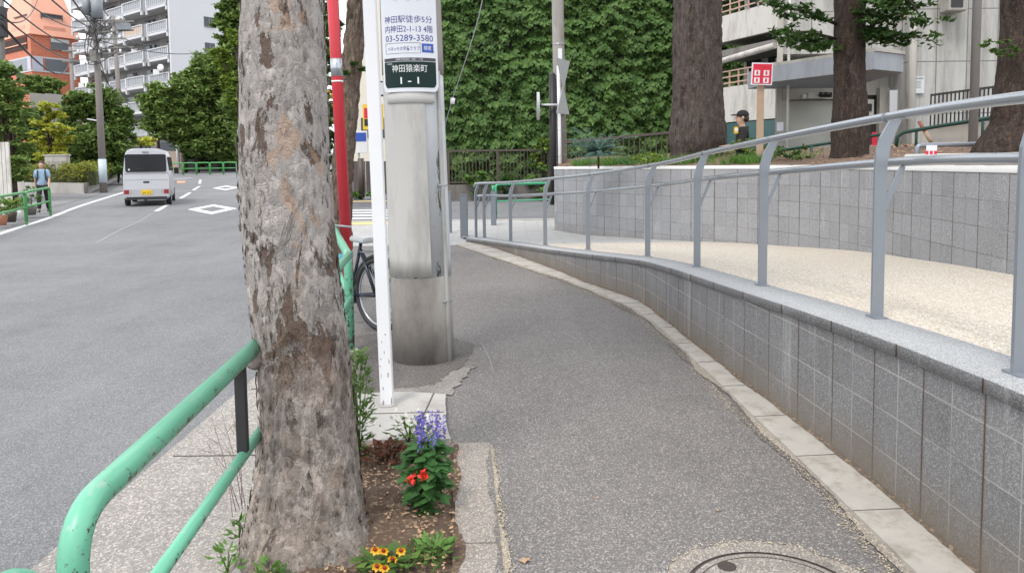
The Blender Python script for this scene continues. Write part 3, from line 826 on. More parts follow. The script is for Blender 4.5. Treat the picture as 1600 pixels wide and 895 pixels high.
for q in ((-1.3, .4, 1.6), (1.3, .5, 1.9), (.2, -1.2, 2), (0, 1.4, 2.2), (-.3, .1, 3)):
    mb.tube([tp-Vector((0, 0, .5)), tp+Vector(q)*.5+Vector((0, 0, .1)), tp+Vector(q)], [.08, .05, .02], 8)
mb.build('limb', m_bark, tr)
cloud('crown', [(-1.4, 3.6, 7.6, 1.8, 1.8, 1.2), (-.3, 3.2, 8.2, 1.6, 1.8, 1.2), (-1.2, 2.3, 8.0, 1.5, 1.5, 1.1)], 3500, .10, m_gl, tr, 5)
for (px, py, r) in ((379, 308, .016), (381, 352, .014)):
    a = P(px+8, py, D0-.03); b = P(px-6, py-2, D0-.02)
    MB().tube([a, (a+b)/2+Vector((0, 0, .006)), b, b+Vector((.002, 0, -.03))], [r*1.5, r, r*.8, r*.3], 10).build('knot', m_bark, tr)
MB().ell((-1.005, 2.90, .765), (.045, .06, .05), 14, 10).build('callus', m_bark, tr)
# rough bark flakes standing off the silhouette and lower trunk
rg = np.random.default_rng(3); N_ = 1500
zz = rg.random(N_)**1.3*2.3+.03; aa = rg.random(N_)*2*np.pi
pa = np.array(prof); cx = np.interp(zz, pa[:, 2], pa[:, 0]); cy = np.interp(zz, pa[:, 2], pa[:, 1]); rr = np.interp(zz, pa[:, 2], pa[:, 3])
c = np.stack([cx+np.cos(aa)*(rr+.006), cy+np.sin(aa)*(rr+.006), zz], 1)
out = np.stack([np.cos(aa), np.sin(aa), np.zeros(N_)], 1)
sz = (.006+.013*rg.random((N_, 1)))
a_ = (np.array([0, 0, 1.])+out*.45*(rg.random((N_, 1))-.3))*sz*1.5; b_ = np.cross(out, [0, 0, 1.])*sz*.5
leaf_mesh('bark_flakes', c, a_, b_, m_bark, tr)['kind'] = 'stuff'
# ------------------------------------------------------------------ green guard rails
def bendpath(pts, r=.12, n=7):
    """rounded polyline"""
    pts = [Vector(p) for p in pts]; out = [pts[0]]
    for a, b, c in zip(pts, pts[1:], pts[2:]):
        u = (a-b).normalized(); w_ = (c-b).normalized(); rr = min(r, (a-b).length*.49, (c-b).length*.49)
        p0 = b+u*rr; p1 = b+w_*rr
        for k in range(n+1):
            t = k/n; out.append(p0*(1-t)**2+b*2*t*(1-t)+p1*t*t)
    out.append(pts[-1]); return out
def guard(name, a, b, label, mat=None, r=.0303, H=.80, lowz=.45, lr=.021, legs=(1, 1), group='green pipe guard rails along the kerb', rb=.11, mid=None, blk=None):
    mat = mat or m_green
    a = Vector(a); b = Vector(b)
    t = thing(name, (a.x, a.y, a.z), label, 'guard rail', group)
    up = Vector((0, 0, H))
    pts = ([a-Vector((0, 0, .05))] if legs[0] else [])+[a+up, b+up]+([b-Vector((0, 0, .05))] if legs[1] else [])
    if mid: pts = ([a-Vector((0, 0, .05))] if legs[0] else [])+[a+up]+[Vector(q) for q in mid]+[b+up]+([b-Vector((0, 0, .05))] if legs[1] else [])
    MB().tube(bendpath(pts, rb), r, 20).build('top_pipe', mat, t)
    MB().tube([a+Vector((0, 0, lowz)), b+Vector((0, 0, lowz))], lr, 14).build('lower_pipe', mat, t)
    if blk is not None:
        q = a.lerp(b, blk); MB().box((q.x, q.y, (H+lowz)/2), (.036, .03, H-lowz-.03)).build('post', m_black, t)
    for s, q in ((legs[0], a), (legs[1], b)):
        if s: MB().tube([q, q+Vector((0, 0, .012))], r*1.9, 16).build('foot_plate', m_conc, t)
    return t
# near panel runs from beside the camera into the tree trunk
guard('guard_rail', (-.895, 1.47, .0), (-1.015, 2.95, .0), 'chipped mint green pipe guard rail running into the foreground tree trunk', legs=(1, 0), rb=.13, blk=.83)
guard('guard_rail', (-.86, -.6, .0), (-.865, 1.31, .0), 'rounded end of another green pipe guard rail at the bottom left corner', rb=.13)
guard('guard_rail', (-.99, 3.15, .0), (-1.30, 6.0, .0), 'short green pipe stubs of a guard rail emerging behind the foreground trunk', legs=(0, 0), rb=.05)
pB = thing('guard_rail', (-1.33, 6.07, 0), 'green pipe guard rail behind the foreground tree with a post beside the bicycle', 'guard rail', 'green pipe guard rails along the kerb')
MB().tube(bendpath([(-1.33, 6.07, -.05), (-1.33, 6.07, .79), (-2.17, 9.05, .80), (-2.17, 9.05, -.05)], .10), .036, 20).build('top_pipe', m_green, pB)
MB().tube([(-1.34, 6.1, .45), (-2.17, 9.05, .45)], .021, 12).build('lower_pipe', m_green, pB)
MB().tube([(-1.33, 6.07, .0), (-1.33, 6.07, .014)], .065, 18).build('foot_plate', m_conc, pB)
# ------------------------------------------------------------------ posts and poles
wp = thing('white_post', (-.785, 4.573, .03), 'thin white painted square steel post standing on the pale slab', 'post')
a = P(605.5, 632, 4.573); a.z = .025; b = P(575, -60, 4.573); bb = a+(b-a)*1.6
MB().beam(a, bb, .078, .05).build('shaft', m_white, wp, .004)
pr_ = MB(); rgp = random.Random(5)
for k in range(16):
    z = rgp.random()**2*.5+.03; q = a+(b-a)*((z)/(b.z-a.z)); x = rgp.uniform(-.034, .034)
    pr_.box((q.x+x, q.y-.0265, z), (rgp.uniform(.002, .007), .0012, rgp.uniform(.006, .03)))
pr_.build('rust_chips', plain('rust', (.32, .27, .24), .8, .2, 20), wp)['kind'] = 'stuff'
MB().tube([(a.x, a.y, .03), (a.x, a.y, .038)], .06, 16).build('base_grout', m_conc, wp)
rp = thing('red_post', (-1.80, 8.3, 0), 'tall red painted pole with a silver band behind the foreground tree', 'pole')
a = P(546, 470, 8.3); a.z = 0.0; b = P(520, 0, 8.3)
def on(t): return a+(b-a)*t
MB().tube([on(0), on(1.8)], .062, 20).build('shaft', m_redp, rp)
zt1 = (258-90)/(470-0); 
def tz(py): return (470-py)/470
MB().tube([on(tz(117)), on(tz(90))], .064, 20).build('silver_band', m_pipe, rp)
MB().tube([on(tz(126)), on(tz(123.5))], .064, 20).build('white_band', m_white, rp)
# ------------------------------------------------------------------ concrete pole with signs
cp = thing('concrete_pole', (-.70, 5.81, 0), 'thick concrete utility pole wrapped in pale sheet carrying the address sign', 'pole')
AX0 = Vector((-.70, 5.81, 0)); LEAN = -.018
def axis(z): return Vector((AX0.x+LEAN*z, AX0.y, z))
def prad(z): return .236-.006*z
def cyl_patch(name, th0, th1, z0, z1, rf, mat, parent, nz=12, nt=40, thick=.004, rag=0):
    v = []; f = []; uv = []
    for j in range(nz+1):
        z = z0+(z1-z0)*j/nz
        for k in range(nt+1):
            th = rad(th0+(th1-th0)*k/nt); r = rf(z)
            c = axis(z); v.append((c.x+r*math.sin(th), c.y-r*math.cos(th), z)); uv.append((th*r, z))
    for j in range(nz):
        for k in range(nt):
            a = j*(nt+1)+k; f.append((a, a+1, a+nt+2, a+nt+1))
    # folded back edges give the sheet its thickness
    def back(i, j2):
        p = v[i]; z = p[2]; c = axis(z); d = Vector((p[0]-c.x, p[1]-c.y, 0)).normalized()*thick
        v.append((p[0]-d.x, p[1]-d.y, z)); uv.append(uv[i]); return len(v)-1
    bot = [back(k, 0) for k in range(nt+1)]; top = [back(nz*(nt+1)+k, 0) for k in range(nt+1)]
    for k in range(nt):
        f.append((k+1, k, bot[k], bot[k+1])); b_ = nz*(nt+1)+k; f.append((b_, b_+1, top[k+1], top[k]))
    for kk in (0, nt):
        bk = [back(j*(nt+1)+kk, 0) for j in range(nz+1)]
        for j in range(nz):
            a = j*(nt+1)+kk; b_ = a+nt+1; f.append((a, b_, bk[j+1], bk[j]))
    return mesh_np(name, v, f, mat, parent, uv, smooth=False)
def peel():
    t = NT('peeling_pale_paint'); c = (.50, .52, .53)
    col = t.mix(t.noise(6, 6), mul(c, .85), mul(c, 1.12))
    f = t.noise(9, 9, .78, vec=t.mp((1, 1, .28)), dist=.4)
    col = t.mix(t.ramp(f, [(.565, 0), (.58, 1)]), col, (.10, .10, .095))
    f = t.noise(30, 8, .75, vec=t.mp((1, 1, .3)))
    col = t.mix(t.ramp(f, [(.6, 0), (.66, .7)]), col, (.28, .27, .26))
    return t.out(col, .7, t.bump(f, .4, .003))
def basecon():
    t = NT('damp_pole_concrete'); c = (.165, .152, .138)
    col = t.mix(t.ramp(t.noise(4, 8, .7, vec=t.mp((1, 1, .5))), [(.3, 0), (.7, 1)]), mul(c, .7), mul(c, 1.5))
    g = t.n('RGBToBW', i={0: t.vor(160)}).outputs[0]
    col = t.mix(t.ramp(g, [(.75, 0), (.85, .12)]), col, (.4, .37, .33))
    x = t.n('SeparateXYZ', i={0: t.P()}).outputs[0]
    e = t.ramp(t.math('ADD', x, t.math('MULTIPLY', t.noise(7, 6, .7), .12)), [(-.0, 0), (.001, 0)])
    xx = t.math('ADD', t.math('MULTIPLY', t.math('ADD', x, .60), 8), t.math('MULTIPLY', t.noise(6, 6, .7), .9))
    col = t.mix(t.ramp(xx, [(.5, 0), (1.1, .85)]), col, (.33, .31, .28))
    return t.out(col, .9, t.bump(t.noise(80, 6), .5, .004))
mb = MB(); mb.tube([axis(z) for z in (-.05, .3, .66)], [prad(z)+.001 for z in (-.05, .3, .66)], 64); mb.build('footing', basecon(), cp)
mb = MB(); mb.tube([axis(z) for z in (.66, 2, 4, 7, 9)], [prad(z)-.004 for z in (.66, 2, 4, 7, 9)], 64); mb.build('shaft', peel(), cp)
m_cover = plain('pale_pole_sheet', (.47, .455, .43), .55, .05, 3, dirt=(.30, .28, .26), dsc=6)
m_wrap = plain('brownish_wrap', (.30, .275, .26), .6, .08, 4, dirt=(.22, .19, .17), dsc=3)
cyl_patch('pale_sheet', -95, 27, .672, 2.18, lambda z: prad(z)+.006, m_cover, cp)
cyl_patch('brown_wrap', -100, 95, 2.184, 4.2, lambda z: prad(z)+.010, m_wrap, cp)
cyl_patch('edge_sheet', 62, 100, .66, 2.18, lambda z: prad(z)+.004, plain('white_sheet', (.56, .57, .58), .6, .07, 6, dirt=(.3, .3, .3), dsc=8), cp)
pts = [axis(z)+Vector((prad(z)*math.sin(rad(60))+.004, -prad(z)*math.cos(rad(60)), 0)) for z in (-.02, .5, 1, 1.5, 2.2)]
MB().tube(pts, .017, 10).build('conduit', plain('conduit_paint', (.42, .42, .40), .6, .1, 6, dirt=(.2, .19, .18), dsc=7), cp)
for z in (.47, 1.35):
    MB().tube([axis(z)+Vector(((prad(z)+.01)*math.sin(rad(a)), -(prad(z)+.01)*math.cos(rad(a)), 0)) for a in range(48, 80, 4)], .006, 6).build('strap', m_pipe, cp)
# --- sheet sign (arc) ----------------------------------------------------------------
RS = .285; SC = lambda z: Vector((axis(z).x+.004, axis(z).y-(prad(2.5)+.022)+RS, z))
def smap(s, z, off=0.0):
    th = s/RS; c = SC(z)
    return (c.x+(RS+off)*math.sin(th), c.y-(RS+off)*math.cos(th), z)
def arcplate(name, s0, s1, z0, z1, off, th, mat, parent, rc=0.0, n=36, outline=0):
    """plate following the sign curve with rounded bottom corners"""
    v = []; f = []; cols = []
    for k in range(n+1):
        s = s0+(s1-s0)*k/n; zb = z0
        e = min(s-s0, s1-s)
        if rc and e < rc: zb = z0+rc-math.sqrt(max(0, rc*rc-(rc-e)**2))
        for z in (zb, z1): v.append(smap(s, z, off)); v.append(smap(s, z, off-th))
    for k in range(n):
        a = 4*k; b = a+4
        f += [(a, b, b+2, a+2), (a+1, a+3, b+3, b+1), (a, a+1, b+1, b), (a+2, b+2, b+3, a+3)]
    mb = MB(); mb.add(v, f+[(0, 2, 3, 1), (4*n, 4*n+1, 4*n+3, 4*n+2)]); return mb.build(name, mat, parent)
SG = thing('address_sign', SC(2.05), 'tall white curved sign with blue lettering and dark green address panel', 'sign')
m_sgw = plain('sign_enamel', (.70, .71, .75), .3, .02, 4); m_sgg = plain('green_enamel', (.004, .022, .018), .45, .1, 4, spec=.25)
m_blu = plain('blue_ink', (.03, .055, .26), .6, .1, 20, spec=.2); m_txw = plain('white_ink', (.78, .79, .78), .5, .02, 20)
m_grk = plain('dark_ink', (.05, .05, .06), .5, .1, 20)
HS = .225
def zpx(py): return P(640, py, 5.57).z
arcplate('sign_sheet', -HS, HS, zpx(143.5), 3.45, 0, .006, m_sgw, SG, .045)
arcplate('green_panel', -HS+.021, HS-.021, zpx(137), zpx(96.5), .0025, .002, m_sgg, SG, .03)
arcplate('header_strip', -HS+.021, HS-.021, zpx(95.5), zpx(90.5), .0025, .002, m_grk, SG)
def text_mb(body, size, fn, name, mat, parent, fit=None, res=2, bold=0.0):
    cu = bpy.data.curves.new('t', 'FONT'); cu.body = body; cu.size = size; cu.align_x = 'CENTER'; cu.align_y = 'CENTER'
    cu.resolution_u = res; cu.offset = bold
    o = bpy.data.objects.new('t', cu); COL.objects.link(o)
    dg = bpy.context.evaluated_depsgraph_get(); me = bpy.data.meshes.new_from_object(o.evaluated_get(dg))
    bpy.data.objects.remove(o); 
    n = len(me.vertices)
    if not n: return None
    co = np.empty(n*3, 'f'); me.vertices.foreach_get('co', co); co = co.reshape(-1, 3)
    mn = co.min(0); mx_ = co.max(0); co[:, 0] -= (mn[0]+mx_[0])/2; co[:, 1] -= (mn[1]+mx_[1])/2
    if fit:
        co[:, 0] *= fit[0]/(mx_[0]-mn[0]); co[:, 1] *= fit[1]/(mx_[1]-mn[1])
    bm = bmesh.new(); bm.from_mesh(me)
    for v_, c_ in zip(bm.verts, co): v_.co = fn(c_[0], c_[1])
    bm.to_mesh(me); bm.free(); me.materials.clear(); me.materials.append(mat); me.name = name
    return link(name, me, parent)
def stext(body, sc, py, wd, hpx, mat, bold=.002, off=.0012):
    z = zpx(py)
    text_mb(body, .05, lambda x, y: smap(sc+x, z+y, off), 'lettering', mat, SG, (wd, hpx*5.68/F), bold=bold)
stext('神田駅徒歩5分', .0, 30, .37, 11, m_blu, 0)
stext('内神田2-1-13 4階', .003, 45, .37, 11, m_blu, 0)
stext('03-5289-3580', .003, 59.5, .37, 9.5, m_blu, 0)
stext('ベネッセの学童クラブ', -.040, 76, .245, 6.5, m_blu, 0)
stext('神田猿楽町', 0, 107, .265, 11.5, m_txw, 0, .0035)
stext('1 - 1', 0, 126, .135, 10, m_txw, .0007, .0035)
stext('住居表示街区案内・神田・一丁目', .0, 93, .20, 3.0, m_txw, 0, .0035)
stext('千代田区', -.155, 99.5, .05, 2.6, m_txw, 0, .0035)
stext('・ (             ) (          ) ・', .0, 1.0, .2, 3.0, m_blu, 0)
m_bluf = plain('blue_box_ink', (.03, .09, .42), .5, .05, 20)
arcplate('search_box', .098, .188, zpx(82), zpx(68), .002, .001, m_bluf, SG)
stext('検索', .140, 75, .058, 7, m_txw, 0, .0032)
stext('➤', .186, 80.5, .014, 4, m_grk, 0, .0042)
for (s0, s1, z0, z1) in ((-.185, .086, 83.5, 83.0), (-.185, .086, 67.5, 67.0)):
    arcplate('text_frame', s0, s1, zpx(z0), zpx(z1), .0015, .001, m_grk, SG, n=20)
for s0 in (-.185, .085): arcplate('text_frame', s0, s0+.002, zpx(83.5), zpx(67.0), .0015, .001, m_grk, SG, n=2)
for s0, s1, z0, z1 in ((-.215, .215, 3.3, 3.34),): arcplate('clamp_strip', s0, s1, z0, z1, .004, .004, m_pipe, SG)
# blank bracket plate under the sign
cyl_patch('bracket_plate', -48, 47, zpx(161), zpx(144), lambda z: prad(z)+.014, plain('plate_grey', (.50, .49, .465), .5, .05, 4), cp, 2, 30, .006)
# small framed notice on the far side of the pole, its black edge shows beside it
nf = thing('small_notice', P(602, 140, 6.25), 'small white notice with black frame peeping out left of the concrete pole', 'sign')
c = P(603, 139, 6.3); MB().box(c, (.15, .02, .125)).build('frame', m_black, nf, .003)
MB().box((c.x, c.y-.013, c.z), (.122, .008, .098)).build('board', m_sgw, nf)
# overhead service cable with its little connector
cb = thing('hanging_cable', P(693, 215, 5.9), 'thin grey cable with white connector hanging right of the concrete pole', 'cable')
ps = [P(692, 222, 5.95), P(697, 190, 5.8), P(706, 158, 5.7), P(722, 110, 5.6), P(740, 55, 5.5), P(756, -10, 5.4), P(768, -120, 5.3), P(772, -300, 5.3)]
MB().tube(crom(ps, .1), .0035, 8).build('wire', m_pipe, cb)
c = P(707, 158, 5.7); MB().tube([c-Vector((.002, 0, .022)), c+Vector((.004, 0, .022))], .017, 12).build('connector', m_white, cb)
# ------------------------------------------------------------------ bicycle
def bicycle():
    hub = P(594, 468, 6.8); hub.z = .335
    d = Vector((-.766, .643, 0)).normalized(); side = Vector((d.y, -d.x, 0)); Z = Vector((0, 0, 1))
    t = thing('bicycle', (hub.x, hub.y, 0), 'black framed bicycle with silver rims leaning beside the concrete pole', 'bicycle')
    def W(u, z, s=0): return Vector((hub.x, hub.y, 0))+d*u+Z*z+side*s
    for u in (0, 1.08):
        ring = [W(u+.315*math.cos(a), .335+.315*math.sin(a)) for a in np.linspace(0, 2*math.pi, 49)]
        wh = MB(); wh.tube(ring, .027, 10, cap=False); wo = wh.build('wheel', m_black, t)
        ring = [W(u+.288*math.cos(a), .335+.288*math.sin(a)) for a in np.linspace(0, 2*math.pi, 49)]
        MB().tube(ring, .011, 8, cap=False).build('rim', m_pipe, wo)
        sp = MB()
        for k in range(28):
            a = 2*math.pi*k/28; sp.tube([W(u+.02*math.cos(a+.7), .335+.02*math.sin(a+.7), .02*(-1)**k), W(u+.285*math.cos(a), .335+.285*math.sin(a))], .0013, 4, cap=False)
        sp.build('spokes', m_pipe, wo)
        MB().tube([W(u, .335, -.05), W(u, .335, .05)], .022, 12).build('hub', m_pipe, wo)
        fe = [W(u+.352*math.cos(a), .335+.352*math.sin(a)) for a in np.linspace(rad(10), rad(165) if u else rad(200), 24)]
        MB().tube(fe, .019, 8).build('mudguard', m_black, t)
    fr = MB()
    for pr in ([W(0, .335, .06), W(.42, .29)], [W(0, .335, -.06), W(.42, .29)], [W(0, .335, .05), W(.27, .74)], [W(0, .335, -.05), W(.27, .74)],
               [W(.42, .29), W(.25, .80)], [W(.42, .29), W(.90, .66)], [W(.36, .48), W(.88, .74)], [W(.86, .82), W(.95, .58), W(1.08, .335, .05)], [W(.95, .58), W(1.08, .335, -.05)]):
        fr.tube(pr, .016, 10)
    fr.build('frame', plain('bike_blue_black', (.012, .02, .035), .3, .1, 4), t)
    MB().tube([W(.42, .29, -.05), W(.42, .29, .05)], .085, 24).build('chain_case', m_black, t)
    sd_ = MB(); sd_.prism([W(.10, .80, -.09), W(.10, .80, .09), W(.26, .80, .06), W(.40, .80, .02), W(.40, .80, -.02), W(.26, .80, -.06)], None, (0, 0, .05))
    sd_.build('saddle', plain('silver_saddle', (.45, .45, .46), .35, .1, 5), t, .012)
    MB().tube([W(.84, .98, -.27), W(.80, 1.0, -.12), W(.90, .95, 0), W(.80, 1.0, .12), W(.84, .98, .27)][::-1] if False else [W(.72, .90, -.26), W(.84, .92, -.14), W(.86, .86, 0), W(.84, .92, .14), W(.72, .90, .26)], .011, 8).build('handlebar', m_pipe, t)
    MB().tube([W(.60, .50, 0), W(.56, .66, 0)], .035, 14).build('water_bottle', plain('teal_bottle', (.05, .32, .40), .3), t)
    rk = MB()
    for s in (-.06, 0, .06): rk.tube([W(-.28, .70, s), W(.2, .72, s)], .006, 6)
    for s in (-.06, .06): rk.tube([W(-.2, .70, s), W(0, .335, s)], .006, 6)
    rk.build('rear_rack', m_pipe, t)
    MB().tube([W(0, .335, .05), W(-.12, .02, .10)], .009, 8).build('stand', m_pipe, t)
bicycle()
# ------------------------------------------------------------------ handrail on the coping
hr = thing('handrail', (1.9, 3.93, 0), 'long grey steel double handrail on the ramp wall coping', 'handrail')
posts = [(744, 371), (757, 371.5), (798, 377), (852, 383), (919, 390), (1012, 401), (1089, 417), (1191, 446), (1370, 496), (1594, 585)]
pp = []
for px, py in posts:
    v_ = fw + CR*((px-800)/F) + CU*((PPY-py)/F)
    lo, hi = 1.0, 20.0
    for _ in range(50):
        y = (lo+hi)/2
        z = CH+v_.z*y/v_.y
        if z > zt(y): lo = y
        else: hi = y
    pp.append(Vector((v_.x*y/v_.y, y, zt(y))))
pp = pp[::-1]       # near to far
pp = [Vector((1.86, .9, .718))]+pp
HD = 1.035
HK = lambda i: .945 if i < 2 else 1.0
for i, p in enumerate(pp):
    d = (pp[min(i+1, len(pp)-1)]-pp[max(i-1, 0)]); d.z = 0; d.normalize(); n_ = Vector((d.y, -d.x, 0))
    def Q(o, z): return p+n_*o+Vector((0, 0, z*HK(i)))
    w0 = .030
    curve = []
    right = [(w0, 0), (w0, .72), (w0+.004, .80), (.048, .88), (.075, .96), (.108, 1.03), (.14, HD-.01)]
    left = [(.095, HD-.012), (.04, 1.01), (-.005, .93), (-.026, .85), (-w0, .76), (-w0, 0)]
    ol = [Q(o, z) for o, z in right+left]
    mbp = MB(); 
    vs = [q-d*.009 for q in ol]+[q+d*.009 for q in ol]; n = len(ol)
    fs = [(k, (k+1) % n, n+(k+1) % n, n+k) for k in range(n)]
    # split faces: quads between matching sides to keep the concave outline clean
    prs = [(0, 12), (1, 11), (2, 10), (3, 9), (4, 8), (5, 7), (6, 6)]
    R7 = [0, 1, 2, 3, 4, 5, 6]; L7 = [12, 11, 10, 9, 8, 7]
    for k in range(5):
        for off, flip in ((0, 0), (n, 1)):
            q = (R7[k]+off, R7[k+1]+off, L7[k+1]+off, L7[k]+off); fs.append(q if flip else q[::-1])
    for off, flip in ((0, 0), (n, 1)):
        q = (R7[5]+off, R7[6]+off, L7[5]+off); fs.append(q if flip else q[::-1])
    mbp.add(vs, fs); po = mbp.build('post', m_steel, hr)
    br_ = MB(); br_.add([Q(o, z)-d*.006 for o, z in ((.026, .54), (.026, .60), (.105, .79), (.128, .775))]+[Q(o, z)+d*.006 for o, z in ((.026, .54), (.026, .60), (.105, .79), (.128, .775))],
        [(0, 1, 2, 3), (7, 6, 5, 4), (0, 4, 5, 1), (1, 5, 6, 2), (2, 6, 7, 3), (3, 7, 4, 0)])
    br_.build('bracket', m_steel, po)
    MB().box(p+Vector((0, 0, .004)), (.10, .07, .008), rz=math.atan2(d.y, d.x)).build('base_plate', m_steel, po)
def railpts(off, h):
    out = []
    for i, p in enumerate(pp):
        d = (pp[min(i+1, len(pp)-1)]-pp[max(i-1, 0)]); d.z = 0; d.normalize()
        out.append(p+Vector((d.y*off, -d.x*off, h*HK(i))))
    return out
for nm, h, off in (('top_rail', HD+.012, .128), ('middle_rail', .805, .122)):
    rp_ = railpts(off, h); c = crom(rp_, .35)
    e = c[-1]; c.append(e+Vector((-.10, .10, -.01)))
    if nm == 'top_rail': c.append(e+Vector((-.13, .12, -.08)))
    MB().tube(c, .0245, 18).build(nm, m_pipe if False else plain('rail_grey_'+nm, (.36, .38, .405), .24, .04, 12, metal=.6), hr)
for a, b in zip(railpts(.128, HD+.012)[1:], railpts(.128, HD+.012)[2:]):
    q = a.lerp(b, .12); q2 = a.lerp(b, .12+.01)
    MB().tube([q, q2], .0262, 16).build('rail_joint', m_steel, hr)
# bollards by the foot of the ramp
m_boll = plain('bollard_grey', (.17, .19, .215), .5, .08, 5)
def bollard(px, py, wd, h, label, top=None):
    g_ = G(px, py, .0)
    t = thing('bollard', g_, label, 'bollard', 'grey bollards at the ramp foot')
    MB().box(g_+Vector((0, 0, h/2)), (wd, wd, h)).build('shaft', m_boll, t, .008)
    if top: MB().tube([g_+Vector((0, 0, h)), g_+Vector((0, 0, h+.14))], .035, 12).build('cap', m_green3, t)
    else: MB().box(g_+Vector((0, 0, h+.004)), (wd*1.06, wd*1.06, .012)).build('cap', m_boll, t)
bollard(725.5, 371, .15, .86, 'square grey steel bollard just left of the handrail end')
bollard(702.5, 364, .10, .9, 'slim dark bollard half hidden by the concrete pole')
bollard(771.5, 352, .125, .80, 'grey bollard with green top seen through the handrail', True)
# guard rail across the side street
g1 = G(775, 338, 0); g2 = G(868, 330, 0)
guard('guard_rail', (g1.x, g1.y, g1.z), (g2.x+4, g2.y+.6, g2.z), 'sea green pipe guard rail across the side street seen through the handrail', mat=m_green3, r=.035, H=.85, lowz=.4)
# ------------------------------------------------------------------ small plants, litter
def lf(name, c, a, b, mat, parent, **k): return leaf_mesh(name, np.array(c), np.array(a), np.array(b), mat, parent, **k)
def bushy(parent, base, h, w_, n, size, mat, seed, up=.2, name='leaves', wide=.5, z0=.0):
    rg = np.random.default_rng(seed); N_ = n
    hh = z0+(h-z0)*rg.random(N_)**.8; ang = rg.random(N_)*2*np.pi; rr = w_*np.sqrt(rg.random(N_))*(.55+.6*np.sin(np.pi*np.clip(hh/h, .05, .95)))
    c = np.stack([base[0]+rr*np.cos(ang), base[1]+rr*np.sin(ang), base[2]+hh], 1)
    a = np.stack([np.cos(ang), np.sin(ang), up+.5*(rg.random(N_)-.5)], 1)+rg.normal(size=(N_, 3))*.35; a /= np.linalg.norm(a, axis=1, keepdims=True)
    b = np.cross(a, [0, 0, 1.])+rg.normal(size=(N_, 3))*.2; b /= np.linalg.norm(b, axis=1, keepdims=True)
    s = size*(.6+.7*rg.random((N_, 1)))
    return leaf_mesh(name, c+a*s*.6, a*s, b*s*wide, mat, parent)
def stems(parent, base, h, w_, n, seed, mat=None, r=.003):
    rg = random.Random(seed); mb = MB()
    for k in range(n):
        a = rg.uniform(0, 6.28); q = rg.uniform(.3, 1)*w_
        e = Vector((base[0]+q*math.cos(a), base[1]+q*math.sin(a), base[2]+h*rg.uniform(.7, 1)))
        s = Vector(base); mb.tube([s, s.lerp(e, .5)+Vector((0, 0, h*.08)), e], [r, r*.8, r*.4], 6)
    return mb.build('stem', mat or m_gl, parent)
# blue sage with red blooms
b = G(668, 800, .0); b = Vector((b.x, b.y, .02))
t = thing('flowering_sage', b, 'leafy plant with violet blue flower spikes and two red blooms', 'flowering plant')
stems(t, b, .36, .07, 9, 1)
m_sg = leafmat('sage_leaf', (.03, .095, .022), (.05, .135, .035), sc=6)
bushy(t, b, .30, .085, 260, .033, m_sg, 2, -.45, wide=.72)
rg = np.random.default_rng(8)
cs = []; 
spike = []
for k in range(12):
    a = rg.random()*6.28; q = .02+.075*rg.random(); bx, by = b.x+.01+q*math.cos(a), b.y+q*math.sin(a); bz = .02+.26+.06*rg.random()
    for j in range(34):
        z = bz+.11*j/34; cs.append((bx+rg.normal()*.008, by+rg.normal()*.008, z))
cs = np.array(cs); N_ = len(cs); a = rvec(rg, N_)*.0085; bb_ = np.cross(a, rvec(rg, N_))*.6
leaf_mesh('flower_spikes', cs, a, bb_, plain('violet_petal', (.14, .11, .42), .6, .4, 40), t)
for (dx, dz) in ((-.055, .17), (.0, .185)):
    c0 = np.array([[b.x+dx, b.y-.10, dz+.02]])+rg.normal(size=(26, 3))*.008
    a = rvec(rg, 26)*.013; leaf_mesh('red_bloom', c0, a, np.cross(a, rvec(rg, 26))*.6, plain('red_petal', (.70, .03, .015), .5, .15, 40), t)
# coleus
b = G(603, 728, .0); b.z = .02
t = thing('coleus_plant', b, 'small dark maroon leaved plant between the trunk and the pale slab', 'plant')
stems(t, b, .09, .06, 7, 4, m_redl); bushy(t, b, .09, .10, 130, .022, m_redl, 5, .3, wide=.7)
b = G(640, 700, .0); b.z = .02
t = thing('white_flower_plant', b, 'low green plant with small white flowers behind the violet sage', 'flowering plant')
stems(t, b, .12, .09, 8, 6); bushy(t, b, .13, .10, 110, .022, m_gl, 7, .1)
c0 = np.array([[b.x, b.y, .15]])+rg.normal(size=(46, 3))*[.07, .05, .018]; a = rvec(rg, 46)*.013
leaf_mesh('white_bloom', c0, a, np.cross(a, rvec(rg, 46))*.8, m_whitec, t)
# yellow pansies at the bottom
b = G(603, 905, .0); b.z = .02
t = thing('yellow_flowers', b, 'yellow and orange flowers low at the foot of the tree', 'flowering plant')
stems(t, b, .07, .08, 8, 8); bushy(t, b, .065, .10, 120, .026, m_gl, 9, .1)
m_or = plain('orange_petal', (.75, .36, .01), .5, .35, 50); m_mar = plain('maroon_eye', (.22, .02, .015), .5)
for (dx, dy, dz) in ((-.035, .0, .095), (-.01, .03, .075), (.03, -.02, .07), (-.02, -.05, .06), (.055, .02, .08), (.01, -.07, .065)):
    c = Vector((b.x+dx, b.y+dy, dz+.02)); ct = []; at = []; bt = []
    for k in range(7):
        an = 2*math.pi*k/7; u = np.array([math.cos(an), -.55, math.sin(an)*.8]); u /= np.linalg.norm(u)
        ct.append(np.array(c)+u*.011); at.append(u*.012); bt.append(np.cross(u, [0, -1, .4])*.010)
    fo = lf('bloom', ct, at, bt, m_or, t); MB().ell(c+Vector((0, -.009, .003)), (.007, .004, .007), 8, 6).build('flower_eye', m_mar, fo)
